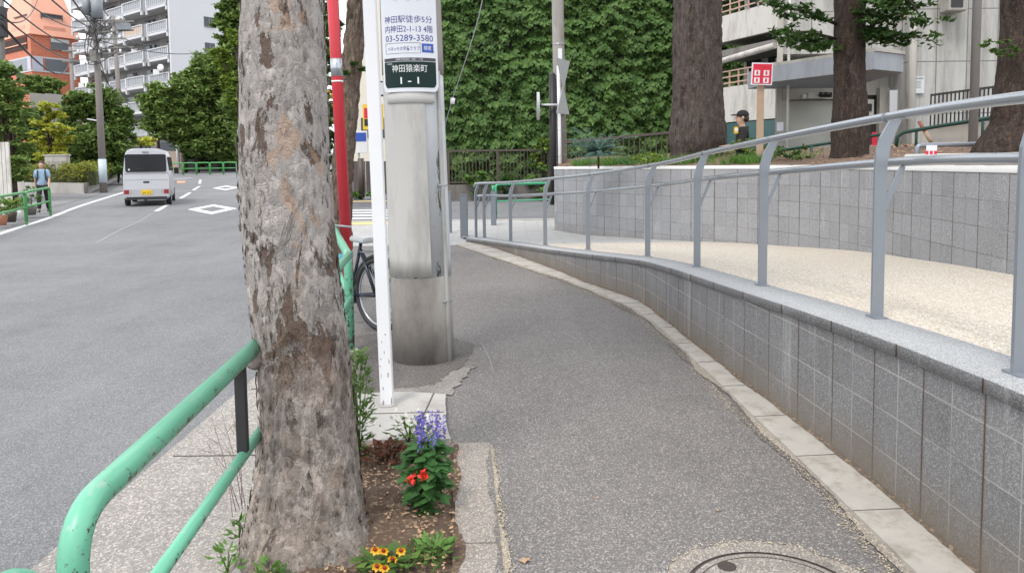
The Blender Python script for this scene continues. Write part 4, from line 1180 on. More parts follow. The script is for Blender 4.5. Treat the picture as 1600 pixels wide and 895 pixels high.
# narrow shrub right of trunk
b = Vector((-.80, 3.75, .02)); b = P(561, 690, 3.7); b.z = .02
t = thing('slender_shrub', b, 'thin bright green shrub growing up the right side of the trunk', 'shrub')
stems(t, b, .55, .06, 9, 10); bushy(t, b, .57, .065, 520, .024, m_gl, 11, .35, wide=.3)
for (px, py, h, w_, n, sd_, lab) in ((356, 900, .10, .06, 40, 12, 'broad leaved weed left of the trunk foot at the bottom edge'), (374, 845, .08, .035, 24, 13, 'small light green weed against the left side of the trunk'),
                              (680, 880, .07, .07, 60, 14, 'tuft of low green weeds below the violet sage'), (424, 915, .07, .06, 36, 15, 'tiny weed in front of the trunk foot')):
    b = G(px, py, 0); b.z = .015
    t = thing('weed', b, lab, 'weed'); stems(t, b, h*.8, w_*.6, 5, sd_); bushy(t, b, h, w_, n, .030 if h > .1 else .022, m_grass, sd_, .4, wide=.42)
b = G(662, 872, 0); b.z = .02
t = thing('grass_tuft', b, 'small tuft of grass on the soil under the sage', 'grass')
rg = np.random.default_rng(21); N_ = 160
c = np.array(b)+np.stack([rg.normal(size=N_)*.05, rg.normal(size=N_)*.05, rg.random(N_)*.02], 1)
a = np.stack([rg.normal(size=N_)*.5, rg.normal(size=N_)*.5, np.ones(N_)], 1)*.03; bb_ = rvec(rg, N_)*.003
leaf_mesh('blades', c, a, bb_, m_grass, t)
# dry twigs left of trunk
b = G(372, 800, 0); b.z = 0
t = thing('dry_twigs', b, 'bare dry twigs rising left of the trunk between the green pipes', 'twigs')
mb = MB(); rgt = random.Random(3)
for (x1, y1) in ((330, 650), (345, 640), (322, 690), (362, 640), (340, 720), (350, 690)):
    s = b+Vector((rgt.uniform(-.02, .02), rgt.uniform(-.05, .05), 0)); e = P(x1, y1, b.y+rgt.uniform(-.1, .2)); m1 = s.lerp(e, .5)+Vector((rgt.uniform(-.02, .02), 0, .02))
    mb.tube([s, m1, e], [.0018, .0014, .0008], 5)
    for k in range(3): q = s.lerp(e, rgt.uniform(.4, .9)); mb.tube([q, q+Vector((rgt.uniform(-.06, .06), rgt.uniform(-.03, .03), rgt.uniform(.02, .06)))], [.0013, .0007], 4)
mb.build('twig', plain('twig_brown', (.22, .14, .12), .8), t)
# litter: individual dry leaves and crumbs
m_dry = plain('dry_leaf', (.42, .27, .16), .8, .3, 12); 
rgd = random.Random(11)
def dryleaf(p, s, label, group='dry fallen leaves'):
    n = 10; v = []; a0 = rgd.uniform(0, 6.28)
    for k in range(n):
        a = a0+2*math.pi*k/n; r = s*(1 if k % 2 == 0 else .55)*rgd.uniform(.8, 1.1)
        v.append((p.x+r*math.cos(a)*1.2, p.y+r*math.sin(a), p.z+.004+abs(rgd.gauss(0, .15))*s))
    v.append((p.x, p.y, p.z+.006)); mb = MB(); mb.add(v, [(k, (k+1) % n, n) for k in range(n)])
    o = mb.build('dry_leaf', m_dry); props(o, label, 'leaf', group)
for (px, py, s, lab) in ((573, 772, .030, 'large curled tan leaf touching the right side of the trunk foot'), (630, 772, .030, 'large tan leaf halfway between the trunk and the violet sage'),
        (612, 822, .020, 'small tan leaf on the soil above the yellow flowers'), (592, 742, .018, 'small dry leaf just below the maroon plant'), (655, 838, .020, 'small dry leaf below the foot of the violet sage'),
        (700, 742, .018, 'small dry leaf right of the violet sage by the kerb'), (706, 802, .018, 'dry leaf against the path kerb low on the soil bed'), (562, 803, .020, 'dry leaf on the flared root right of the trunk')):
    g_ = G(px, py, .03); dryleaf(g_, s, lab)
dryleaf(G(821, 877, .0), .024, 'single orange tan leaf on the footpath near the bottom edge', None)
dryleaf(G(934, 778, .0), .012, 'tiny leaf scrap in the middle of the footpath', None)
dryleaf(G(1122, 798, .0), .010, 'dark leaf scrap on the footpath above the manhole', None)
def chips(name, pts, sz, mat, seed, z=.006):
    rg = np.random.default_rng(seed); n = len(pts); c = np.column_stack([pts, np.full(n, z)]) if pts.shape[1] == 2 else pts
    a = rg.normal(size=(n, 3))*[1, 1, .15]; a /= np.linalg.norm(a, axis=1, keepdims=True); b_ = np.cross(a, [0, 0, 1.]); s = sz*(.4+1.2*rg.random((n, 1)))
    o = leaf_mesh(name, c, a*s, b_*s*.6, mat); o['kind'] = 'stuff'; return o
m_crumb = plain('straw_crumbs', (.50, .42, .30), .9, .25, 30)
rg = np.random.default_rng(31)
ys = 1.5+12.5*rg.random(5200)**1.4; xs = np.array([interp(SOt, y) for y in ys])-np.abs(rg.normal(size=5200))*.035-.045*(np.sin(ys*3)*.5+.5)
chips('straw_crumbs', np.stack([xs, ys], 1), .0042, m_crumb, 1, .005)
ys = 1.8+2.1*rg.random(1500); xs = -.05-.068*np.clip(ys-2.69, 0, 2)+np.abs(rg.normal(size=1500))*.02
chips('straw_crumbs', np.stack([xs, ys], 1), .004, m_crumb, 2, .006)
an = rg.random(1300)*6.283; q = .385+rg.normal(size=1300)*.02
chips('straw_crumbs', np.stack([.897+q*np.cos(an), 2.491+q*np.sin(an)], 1), .0042, m_crumb, 3, .006)
n = 1500; xs = -.98+.73*rg.random(n); ys = 2.1+1.82*rg.random(n)
zz = np.full(n, .035)+.01*rg.random(n)
chips('soil_litter', np.column_stack([xs, ys, zz]), .009, m_dry, 4)
n = 700; xs = np.interp(rg.random(n), [0, 1], [-.9, 1.4]); ys = 1.8+9*rg.random(n)**1.5
chips('path_grit', np.stack([xs*.9+.2, ys], 1), .003, m_crumb, 5, .004)
# ------------------------------------------------------------------ ivy wall
IY = 28.6
iv = thing('ivy_wall', (3, IY, gz(28)), 'tall wall completely covered with dark green ivy', 'ivy')
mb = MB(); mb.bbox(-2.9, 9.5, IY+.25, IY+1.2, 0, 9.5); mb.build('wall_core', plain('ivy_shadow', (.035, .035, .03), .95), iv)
rg = np.random.default_rng(41); N_ = 26000
xx = -3.0+12.6*rg.random(N_); zz = .3+9.2*rg.random(N_)
dep = np.array([noise.noise((x*1.1, z*1.1, 0))*.28+noise.noise((x*2.6, z*3.4, 5))*.34 for x, z in zip(xx, zz)])
yy = IY-dep-.16*rg.random(N_)-.05
c = np.stack([xx, yy, zz], 1)
a = np.stack([rg.normal(size=N_)*.45, -.35-.5*rg.random(N_), -.75-.3*rg.random(N_)], 1); a /= np.linalg.norm(a, axis=1, keepdims=True)
b_ = np.cross(a, np.stack([rg.normal(size=N_)*.3, -np.ones(N_), .4+rg.normal(size=N_)*.3], 1)); b_ /= np.linalg.norm(b_, axis=1, keepdims=True)
s = .100*(.4+1.0*rg.random((N_, 1)))
leaf_mesh('foliage', c, a*s, b_*s*.85, m_ivy, iv, lobed=True)
# fence in front of the ivy
pl = thing('stone_plinth', (2, 27.45, gz(27.4)), 'low stone kerb wall under the brown fence across the street', 'wall')
MB().bbox(-2.6, 12, 27.5, 27.9, .1, .78).build('plinth_body', plain('old_stone', (.17, .155, .14), .9, .2, 3, 20, .01, dirt=(.09, .08, .07), dsc=2), pl, .02)
fb = thing('railing_fence', (0, 27.7, .75), 'brown metal bar railing in front of the ivy left of the mid pole', 'fence', 'brown bar fences below the ivy')
x0, x1 = -2.3, 1.35
MB().bbox(x0, x1, 27.66, 27.74, 1.98, 2.05).build('top_rail', m_brown, fb); MB().bbox(x0, x1, 27.67, 27.73, .84, .89).build('bottom_rail', m_brown, fb)
mb = MB()
for k in range(30): x = x0+k*(x1-x0)/29; mb.bbox(x-.012, x+.012, 27.69, 27.71, .8, 2.0)
mb.build('bars', m_brown, fb)
for x in (x0, -.5, x1): MB().bbox(x-.04, x+.04, 27.65, 27.75, .76, 2.05).build('post', m_brown, fb)
fb = thing('railing_fence', (5, 24, 1.4), 'brown bar railing behind the planted mound right of the mid pole', 'fence', 'brown bar fences below the ivy')
a = P(884, 222, 22); b = P(1060, 206, 21)
MB().beam(a, b, .07, .07).build('top_rail', m_brown, fb)
mb = MB()
for k in range(22): q = a.lerp(b, k/21); mb.bbox(q.x-.015, q.x+.015, q.y-.01, q.y+.01, 1.0, q.z)
mb.build('bars', m_brown, fb)
MB().beam(a-Vector((0, 0, .9)), b-Vector((0, 0, .9)), .05, .05).build('bottom_rail', m_brown, fb)
for i, (px, py, d, r, mt, lab) in enumerate(((745, 282, 27.2, .5, m_gl, 'leafy shrub pushing through the brown fence at left'), (845, 285, 27.1, .8, m_gl, 'light green bush beside the mid pole in front of ivy'),
                                   (790, 292, 27.3, .45, m_gd, 'dark low shrub behind the brown fence bars'), (850, 235, 27.6, .6, m_gy, 'yellowish shrub tip below the ivy by the mid pole'))):
    c = P(px, py, d); t = thing('shrub', (c.x, c.y, c.z-r), lab, 'shrub')
    cloud('foliage', [(c.x, c.y, c.z, r, r*.6, r*.9)], 420, .09, mt, t, 50+i, nsub=14)
    mb = MB(); mb.tube([(c.x, c.y, .7), (c.x, c.y, c.z)], .03, 6); mb.build('stem', m_bark3, t)
# plants on the mound
c = P(935, 236, 14.2)
t = thing('fern_shrub', (c.x, c.y, 1.55), 'blue green spreading shrub on the mound left of the big trunk', 'shrub')
rg = np.random.default_rng(5); cc = []; aa_ = []
for k in range(60):
    an = rg.uniform(0, 6.28); L = rg.uniform(.2, .75); el = rg.uniform(-.1, 1.0)
    for j in range(26):
        u = j/25*L; q = np.array([c.x+u*math.cos(an), c.y+u*math.sin(an)*.6, 1.60+el*u*1.1-.5*u*u+.1]); sd_ = 1 if j % 2 else -1
        cc.append(q); aa_.append(np.array([-math.sin(an)*sd_+.6*math.cos(an), math.cos(an)*sd_+.6*math.sin(an), -.15]))
cc = np.array(cc); aa_ = np.array(aa_); aa_ /= np.linalg.norm(aa_, axis=1, keepdims=True); bb_ = np.cross(aa_, [0, 0, 1.])
leaf_mesh('fronds', cc+aa_*.03, aa_*.045, bb_*.013, m_blue, t)
MB().tube([(c.x, c.y, 1.4), (c.x, c.y, 1.75)], .02, 6).build('stem', m_bark3, t)
rg = np.random.default_rng(15)
cc = []
for k in range(5200):
    u = rg.random()
    y = 16.2-u*4.3; 
    xw = interp([q for q in PWt if q[1] >= 9.4], y) if y > 9.45 else 4.3
    x = xw+.2+abs(rg.normal())*.5
    if noise.noise((x*1.5, y*1.5, 2)) < -.12: continue
    cc.append((x, y, mound_z(x, y)+.02))
cc = np.array(cc); n = len(cc); a = np.stack([rg.normal(size=n)*.4, rg.normal(size=n)*.4, np.ones(n)], 1)*(.05+.06*rg.random((n, 1)))
o = leaf_mesh('grass', cc+a*.5, a, rvec(rg, n)*.008, m_grass); o['kind'] = 'stuff'
for i, (px, d, h, lab) in enumerate(((1190, 12.4, .35, 'leafy low bush below the red sign'), (1168, 13.0, .33, 'light green bush just right of the big trunk under the man'), (1238, 12.0, .22, 'small twiggy shrub right of the sign post'), (1012, 13.2, .2, 'pale tuft of plants left of the big trunk'))):
    c = P(px, 238, d); t = thing('shrub', (c.x, c.y, 1.5), lab, 'shrub')
    cloud('foliage', [(c.x, c.y, mound_z(c.x, c.y)+h*.5, .35, .3, h*.6)], 300, .035, (m_gl, m_gy, m_redl, m_gy)[i] if i != 2 else m_gd, t, 70+i, nsub=16)
    MB().tube([(c.x, c.y, 1.4), (c.x, c.y, 1.5+h*.5)], .012, 6).build('stem', m_bark3, t)
ys = 3+12*rg.random(1500); xs = 4.3+6*rg.random(1500)
pts = np.array([(x, y, mound_z(x, y)+.015) for x, y in zip(xs, ys)]); chips('mound_litter', pts, .03, m_dry, 9)
# ------------------------------------------------------------------ mid pole with signs
c = P(875, 262, 16.9)
mp_ = thing('concrete_pole', (c.x, 16.9, 1.3), 'plain slim concrete pole in front of the ivy wall', 'pole')
MB().tube([(c.x+.04, 16.9, .3), (c.x-.02, 16.9, 4.5), (c.x-.06, 16.9, 9)], [.145, .13, .12], 24).build('shaft', plain('pole_concrete', (.33, .31, .29), .85, .15, 3, 60, .003, dirt=(.2, .18, .16), dsc=3), mp_)
for py in (70, 118, 150): 
    q = P(873, py, 16.9); MB().tube([q-Vector((0, 0, .01)), q+Vector((0, 0, .01))], .142, 20).build('steel_band', m_pipe, mp_)
q = P(875, 85, 16.74); MB().box(q, (.09, .03, .24)).build('number_plate', m_white, mp_)
a = P(864, 258, 16.7); b = P(863, 118, 16.7)
bp = thing('black_pipe', (a.x, a.y, 1.3), 'black rubber sheathed pipe strapped beside the mid pole', 'pipe')
MB().tube([(a.x, a.y, .6), b], .075, 16).build('sheath', m_black, bp)
MB().ell((b.x, b.y, b.z), (.075, .075, .06)).build('cap', m_black, bp)
a = P(875.5, 258, 16.6); b = P(872.5, 103, 16.6)
sp_ = thing('sign_post', (a.x, a.y, 1.3), 'white tube post with triangular and edge on road signs before the mid pole', 'sign post')
MB().tube([(a.x, a.y, .6), b], .038, 14).build('tube', m_white, sp_)
def tri(c, s, yaw, flip, nm):
    u = Vector((math.cos(yaw), math.sin(yaw), 0)); k = -1 if flip else 1
    nrm_ = Vector((-u.y, u.x, 0))
    pts = [c+u*(-s)+Vector((0, 0, -s*.9*k)), c+u*s+Vector((0, 0, -s*.9*k)), c+Vector((0, 0, s*.9*k))]
    mb = MB(); mb.prism(pts, None, nrm_*.012); return mb.build(nm, plain('sign_back_grey', (.42, .43, .43), .5, .06, 6), sp_, .003)
c1 = P(880.5, 117, 16.5); tri(c1, .36, rad(62), True, 'triangle_sign')
c2 = P(880, 156, 16.5); tri(c2, .34, rad(62), False, 'triangle_sign')
a = P(874, 164, 16.6); b = P(846, 164, 16.5); MB().tube([a, b], .022, 10).build('side_arm', m_white, sp_)
c = P(841, 166, 16.5); mb = MB(); n = Vector((1, -.02, 0)).normalized()
mb.tube([c-n*.03, c+n*.03], .30, 28, sm=False); mb.build('round_sign', bpy.data.materials['sign_back_grey'], sp_)
for dz in (-.1, .1): MB().tube([c+n*.02+Vector((0, 0, dz)), c+n*.06+Vector((0, 0, dz))], .02, 8).build('clamp', m_pipe, sp_)
# ------------------------------------------------------------------ trees on the mound
def tree_mound(name, px, pyb, d, wtop, wbase, lab, mat, seed, leanx=0):
    c = P(px, pyb, d); zb = mound_z(c.x, c.y)-.06
    t = thing(name, (c.x, c.y, zb), lab, 'tree')
    rt = wtop*d/F/2; rb = wbase*d/F/2
    pf = [(c.x, c.y, zb-.05, rb*1.12), (c.x, c.y, zb+.10, rb), (c.x, c.y, zb+.35, rt*1.18+.02), (c.x+leanx*.3, c.y, zb+1.2, rt*1.05), (c.x+leanx, c.y, zb+3.2, rt), (c.x+leanx*1.5, c.y, 8.0, rt*.8)]
    trunk_mesh('trunk', pf, mat, t, 90, .05, rt*.035, seed, .06)
    return t, c
t1, c1 = tree_mound('big_tree', 1090, 250, 14.2, 71, 80, 'massive reddish brown trunk in front of the ivy wall on the mound', m_bark2, 1.0, -.02)
cloud('crown', [(c1.x, c1.y, 9.5, 3, 3, 1.5)], 2500, .1, m_gd, t1, 77)
t2, c2 = tree_mound('mound_tree', 1328, 232, 11.0, 43, 54, 'dark trunk with drooping leafy side branches before the grey building', m_bark3, 2.0, -.07)
br = MB()
def branch(px0, py0, px1, py1, d0, d1, r=.03, sag=.0):
    a = P(px0, py0, d0); b = P(px1, py1, d1); m1 = a.lerp(b, .5)+Vector((0, 0, sag)); br.tube([a, m1, b], [r, r*.7, r*.3], 8); return a, b
cl = []
for (x0, y0, x1, y1) in ((1312, 40, 1200, 8), (1308, 62, 1215, 52), (1310, 66, 1250, 70), (1315, -10, 1230, -40), (1335, 45, 1385, 52), (1335, 50, 1440, 60), (1335, 10, 1400, -5), (1335, 20, 1380, 28), (1400, -20, 1440, 30)):
    a, b = branch(x0, y0, x1, y1, 11, 10.5+R_.uniform(-.5, .5), .028, .06)
    for k in range(6):
        q = a.lerp(b, .3+.7*k/5); cl.append((q.x, q.y, q.z-.02, .26, .35, .11))
br.build('branch', m_bark3, t2)
cloud('crown', cl, 3000, .052, m_gd, t2, 80, sub=.9, flat=.5, shell=.3, nsub=150)
cloud('upper_crown', [(c2.x, 11, 8.8, 2.6, 2.6, 1.3)], 2200, .1, m_gd, t2, 81)
t3, c3 = tree_mound('mound_tree', 1592, 214, 8.2, 60, 118, 'very dark thick trunk at the right edge of the picture', m_bark3, 3.3, .02)
mb = MB(); a = P(1572, 20, 8.2); mb.tube([P(1592, 70, 8.2), P(1580, 25, 8.2), P(1574, 18, 8.15)], [.12, .09, .04], 12); mb.build('burl', m_bark3, t3)
cloud('side_leaves', [(P(1556, 72, 8).x, 8, P(1556, 72, 8).z, .14, .2, .12), (P(1570, 84, 8).x, 8, P(1570, 84, 8).z, .10, .2, .1)], 170, .03, m_gl, t3, 82, nsub=14)
cloud('crown', [(c3.x+.5, 8.4, 8.4, 2.6, 2.6, 1.2), (c3.x-.6, 8.2, 3.85, .5, .5, .12)], 1500, .09, m_gl, t3, 83)
# lamp post right
a = P(1520, 224, 10.5); lp = thing('lamp_post', (a.x, a.y, 1.5), 'plain grey steel lamp post before the building near the right edge', 'lamp post')
MB().tube([(a.x, a.y, 1.3), (a.x, a.y, 5.5), (a.x, a.y, 7.5)], [.06, .055, .045], 18).build('shaft', plain('post_grey', (.27, .265, .26), .5, .08, 5), lp)
MB().tube([(a.x, a.y, 7.45), (a.x+.1, a.y-.3, 7.7), (a.x+.15, a.y-.9, 7.75)], [.04, .035, .05], 10).build('lamp_arm', m_steel, lp)
# red notice on wooden stake
a = P(1187, 242, 12.2); t = thing('notice_board', (a.x, a.y, 1.5), 'red and white notice board on a wooden stake beside the big trunk', 'sign')
b = P(1189, 120, 12.2); MB().beam((a.x, a.y, 1.4), (b.x-.005, b.y, b.z), .10, .06).build('stake', m_wood, t, .004)
c = P(1190.5, 116, 12.12); yaw = rad(-8)
M4 = Matrix.Translation(c) @ Matrix.Rotation(yaw, 4, 'Z') @ Matrix.Rotation(rad(3), 4, 'Y')
bo = MB().box((0, 0, 0), (.325, .02, .35)).tf(M4).build('board', m_sgw, t, .003)
mred = plain('notice_red', (.62, .02, .05), .5, .05, 9)
MB().box((0, -.0125, 0), (.285, .005, .31)).tf(M4).build('red_panel', mred, bo)
mb = MB()
for x in (-.075, .065):
    for z in (.015, -.10): mb.box((x, -.0165, z), (.085, .003, .085))
mb.tf(M4).build('pictogram_panel', m_sgw, bo)
mb = MB()
for x in (-.075, .065):
    for z in (.015, -.10): mb.box((x, -.019, z-.005), (.03, .002, .045)).box((x, -.019, z+.027), (.02, .002, .015))
    for z in (.03, .012, -.006, -.09, -.108): mb.box((x+.065, -.0165, z), (.03, .002, .006))
for k in range(7): mb.box((-.09+.03*k, -.0165, .115), (.02, .002, .016))
mb.tf(M4).build('pictogram', mred, bo)
# ------------------------------------------------------------------ upper ledge and short handrail at right
lg = thing('pale_ledge', (6, 8.2, 1.4), 'low pale concrete ledge on the mound at the right edge', 'wall')
MB().bbox(P(1443, 250, 8.0).x, 9.5, 7.95, 8.4, 1.3, 1.56).build('ledge_body', plain('ledge_pale', (.66, .65, .62), .7, .06, 6), lg, .01)
sh = thing('handrail', (P(1431, 240, 7.9).x, 7.9, 1.4), 'short grey handrail on the mound behind the pale ledge', 'handrail')
a = P(1433, 232, 8.6); b = P(1605, 224, 8.6); e = b+Vector((2.5, 0, 0)); a.z = 1.66; b.z = 1.67; e.z = 1.67
MB().tube(bendpath([(a.x, a.y, 1.3), a, b, e], .05), .027, 14).build('top_rail', m_steel, sh)
for px in (1532, 1660): q = P(px, 240, 8.6); MB().tube([(q.x, q.y, 1.3), (q.x, q.y, 1.66)], .02, 10).build('post', m_steel, sh)
MB().tube([(a.x+.05, a.y, 1.50), (e.x, e.y, 1.50)], .02, 10).build('lower_rail', m_steel, sh)
q = P(1452, 243, 7.85); tg = thing('paper_notice', (q.x, q.y, 1.4), 'small white and red paper notice wrapped on the short handrail', 'notice')
MB().box((q.x, q.y-.04, 1.545), (.11, .006, .2)).build('paper', m_sgw, tg)
mb = MB()
for k in range(3): mb.box((q.x-.05+.045*k, q.y-.045, 1.57), (.03, .003, .035)); mb.box((q.x-.02, q.y-.045, 1.52-.022*k), (.03, .003, .014))
mb.build('red_print', mred, tg)
# dark green pipe rail along the building ramp
gr = thing('pipe_rail', (P(1215, 240, 12.6).x, 12.6, 1.5), 'dark green pipe railing rising along the building behind the mound', 'railing')
ps = [P(1218, 236, 13.5), P(1300, 223, 13.2), P(1352, 214, 13), P(1400, 207, 12.8)]
MB().tube(ps, .028, 10).build('pipe', m_dkgrn, gr)
ps = [P(1400, 232, 12.6), P(1402, 214, 12.6), P(1412, 207, 12.6), P(1480, 195, 12.2), P(1560, 182, 11.8)]
MB().tube(ps, .030, 10).build('pipe', m_dkgrn, gr)
for px, py in ((1268, 228), (1432, 204), (1536, 186)):
    q = P(px, py, 12.7); MB().tube([q, (q.x, q.y, q.z-.4)], .025, 8).build('post', m_dkgrn, gr)
# ------------------------------------------------------------------ grey annex building (right)
def panelmat():
    t = NT('weathered_panel'); c = (.42, .415, .39)
    br = t.n('TexBrick', offset=0.0)
    t.t.links.new(t.n('Mapping', i={0: t.P(), 1: (.05, 0, .15), 2: (rad(90), 0, 0)}).outputs[0], br.inputs['Vector'])
    for k, v_ in (('Scale', 1.0), ('Mortar Size', .012), ('Brick Width', .80), ('Row Height', 1.35)): br.inputs[k].default_value = v_
    br.inputs['Color1'].default_value = (*mul(c, .96), 1); br.inputs['Color2'].default_value = (*mul(c, 1.05), 1); br.inputs['Mortar'].default_value = (.10, .10, .10, 1)
    st = t.ramp(t.noise(2.6, 8, .72, vec=t.mp((1, 1, .10))), [(.44, 0), (.66, .85)])
    col = t.mix(st, br.outputs[0], (.17, .16, .145))
    col = t.mix(t.ramp(t.noise(1.3, 6, .7), [(.55, 0), (.75, .4)]), col, (.24, .23, .20))
    return t.out(col, .8, t.bump(br.outputs[1], -.6, .02))
m_pan = panelmat()
m_can = plain('canopy_grey', (.30, .32, .35), .6, .08, 4, dirt=(.2, .2, .2), dsc=2)
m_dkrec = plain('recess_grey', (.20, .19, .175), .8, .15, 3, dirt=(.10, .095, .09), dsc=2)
m_shut = plain('shutter_beige', (.50, .50, .45), .6, .05, 6)
m_lint = plain('lintel_beige', (.42, .40, .36), .8, .1, 4, dirt=(.22, .2, .18), dsc=2)
m_glass = NT('dark_window').out((.03, .04, .05), .08, None, 0, .6)
m_bwhite = plain('wing_white', (.58, .555, .515), .8, .08, 3, dirt=(.24, .20, .17), dsc=2.4)
D = 20.0
ab = thing('annex_building', (9, D, .5), 'weathered grey panel building with canopy and shutter behind the mound trees', 'building')
def X(px, d=D): return (px-800)/F*d
def Zp(px, py, d): return P(px, py, d).z
MB().bbox(X(1416), X(1416)+16, D, D+8, -.5, 8.5).build('panel_wall', m_pan, ab)
zu = Zp(1300, 84, D+.2); MB().prism([(X(1213, D+.2), D+.2, zu), (X(1416)-.003, D+.2, zu), (X(1416)-.003, D+8, zu), (X(1215, D+8), D+8, zu)], None, (0, 0, 8.5-zu)).build('upper_wall', m_pan, ab)
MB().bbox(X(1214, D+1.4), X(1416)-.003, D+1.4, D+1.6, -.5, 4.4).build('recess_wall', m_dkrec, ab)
MB().prism([(X(1212, D-.1), D-.1, -.5), (X(1221, D-.1), D-.1, -.5), (X(1221, D+1.4), D+1.38, -.5), (X(1212, D+1.4), D+1.38, -.5)], None, (0, 0, 9)).build('corner_pier', m_lint, ab)
MB().tube([(X(1215), D-.7, -.5), (X(1215), D-.7, 8.5)], .035, 8).build('downpipe', m_bwhite, ab)
MB().tube([(X(1418), D-.1, -.5), (X(1418), D-.1, 8.5)], .10, 8).build('downpipe', m_lint, ab)
za, zb = 3.42, 3.86
p1 = P(1203, 110, 18.6); p2 = P(1366, 85, 16.2); p3 = P(1412, 85, 16.8)
out_ = [(p1.x, p1.y), (p2.x, p2.y), (p3.x, p3.y), (p3.x+.3, D+.3), (p1.x, D+.3)]
MB().prism([(x, y, za) for x, y in out_], None, (0, 0, zb-za)).build('canopy', m_can, ab)
MB().prism([(x*1.002, y-.03, zb-.06) for x, y in out_], None, (0, 0, .07)).build('canopy_edge', m_lint, ab)
yw = D+1.37
sh_ = MB(); x0, x1 = X(1228, yw), X(1305, yw); zt_ = Zp(1260, 158, yw)
sh_.bbox(x0, x1, yw-.08, yw, -.3, zt_)
so = sh_.build('shutter', m_shut, ab)
MB().bbox(X(1216, yw), X(1310, yw), yw-.3, yw-.002, zt_+.02, zt_+.42).build('lintel', m_lint, ab)
MB().bbox(X(1214, yw), X(1227, yw), yw-.25, yw-.01, -.3, zt_+.3).build('door_frame', m_shut, ab)
q = P(1258, 151, yw-.4); MB().box(q, (.16, .1, .12)).build('lamp_box', m_white, ab, .01)
q = P(1274, 150, yw-.45); cm = MB().box(q, (.45, .14, .16)).build('camera_bracket', m_shut, ab, .01)
for px in (1281, 1289): q = P(px, 148, yw-.6); MB().tube([q, q+Vector((.12, -.12, -.02))], .07, 12).build('spot_lamp', m_black, ab)
MB().bbox(X(1342, yw), X(1405, yw), yw-.3, yw-.001, Zp(1370, 150, yw), Zp(1370, 122, yw)).build('lintel', m_lint, ab)
MB().bbox(X(1359, yw), X(1374, yw), yw-.5, yw-.31, -.3, Zp(1370, 140, yw)).build('pillar', m_lint, ab)
MB().bbox(X(1376, yw), X(1394, yw), yw-.06, yw-.001, -.3, Zp(1370, 146, yw)).build('door', m_dkrec, ab)
q = P(1357, 170, yw-.4); MB().box(q, (.26, .08, .5)).build('door_phone', m_shut, ab); MB().box(q+Vector((0, -.05, .03)), (.13, .03, .2)).build('screen', m_black, ab)
MB().box(P(1352, 200, yw-.45), (.2, .03, .6)).build('red_notice', mred, ab); MB().box(P(1366, 224, yw-.9), (.14, .03, .6)).build('red_notice', mred, ab)
MB().box(P(1398, 163, yw-.8), (.28, .03, .75)).build('white_notice', m_sgw, ab)
q = P(1219, 198, D-.66); MB().box(q, (.16, .02, .22)).build('white_notice', m_sgw, ab)
q = P(1431, 133, D-.05); bo = MB().box(q, (.43, .03, .44)).build('notice_plate', plain('pale_plate', (.55, .56, .56), .5), ab)
mb = MB(); mb.box(q+Vector((0, -.02, .17)), (.36, .008, .03))
for k in range(4): mb.box(q+Vector((-.02, -.02, .09-.05*k)), (.3, .008, .012))
mb.build('print', plain('grey_print', (.25, .27, .28), .6), bo)
q = P(1490, 8, D-.25); ac = MB().box(q, (.5, .4, .36)).build('vent_box', m_lint, ab, .02); MB().box(q+Vector((-.03, -.21, 0)), (.30, .02, .2)).build('grille', m_black, ac)
# fence of black bars on a low wall at the building
fb = thing('bar_fence', (X(1510, 17.5), 17.5, 1.5), 'black vertical bar fence before the grey panel wall at right', 'fence')
a = P(1455, 147, 17.5); b = P(1585, 130, 16.8); a2 = P(1455, 200, 17.5); b2 = P(1585, 182, 16.8)
mb = MB()
for k in range(21):
    t_ = k/20; u = a.lerp(b, t_); l = a2.lerp(b2, t_); mb.beam((u.x, u.y, l.z), (u.x, u.y+.001, u.z), .025, .025)
mb.build('bars', m_black, fb); MB().beam(a+Vector((0, 0, -.03)), b+Vector((0, 0, -.03)), .04, .05).build('top_rail', m_black, fb); MB().beam(a2, b2, .04, .05).build('bottom_rail', m_black, fb)
pw2 = thing('low_wall', (X(1510, 17.6), 17.6, .8), 'low concrete wall below the black bar fence', 'wall')
MB().prism([(P(1425, 205, 17.8).x, 17.8, .8), (P(1600, 205, 17).x, 17.0, .8), (P(1600, 205, 17).x, 17.0, P(1600, 183, 17).z), (P(1425, 205, 17.8).x, 17.8, P(1425, 205, 17.8).z)], None, (0, .25, 0)).build('wall_body', m_lint, pw2)
q = P(1445, 207, 14.5); bm_ = thing('broom', (q.x, q.y, 1.4), 'broom handle leaning near the green rail', 'broom')
MB().tube([P(1436, 190, 14.6), P(1446, 207, 14.5)], .035, 8).build('handle', plain('broom_red', (.30, .10, .06), .5), bm_); MB().tube([P(1446, 207, 14.5), P(1455, 222, 14.4)], .04, 8).build('lower_handle', m_wood, bm_)
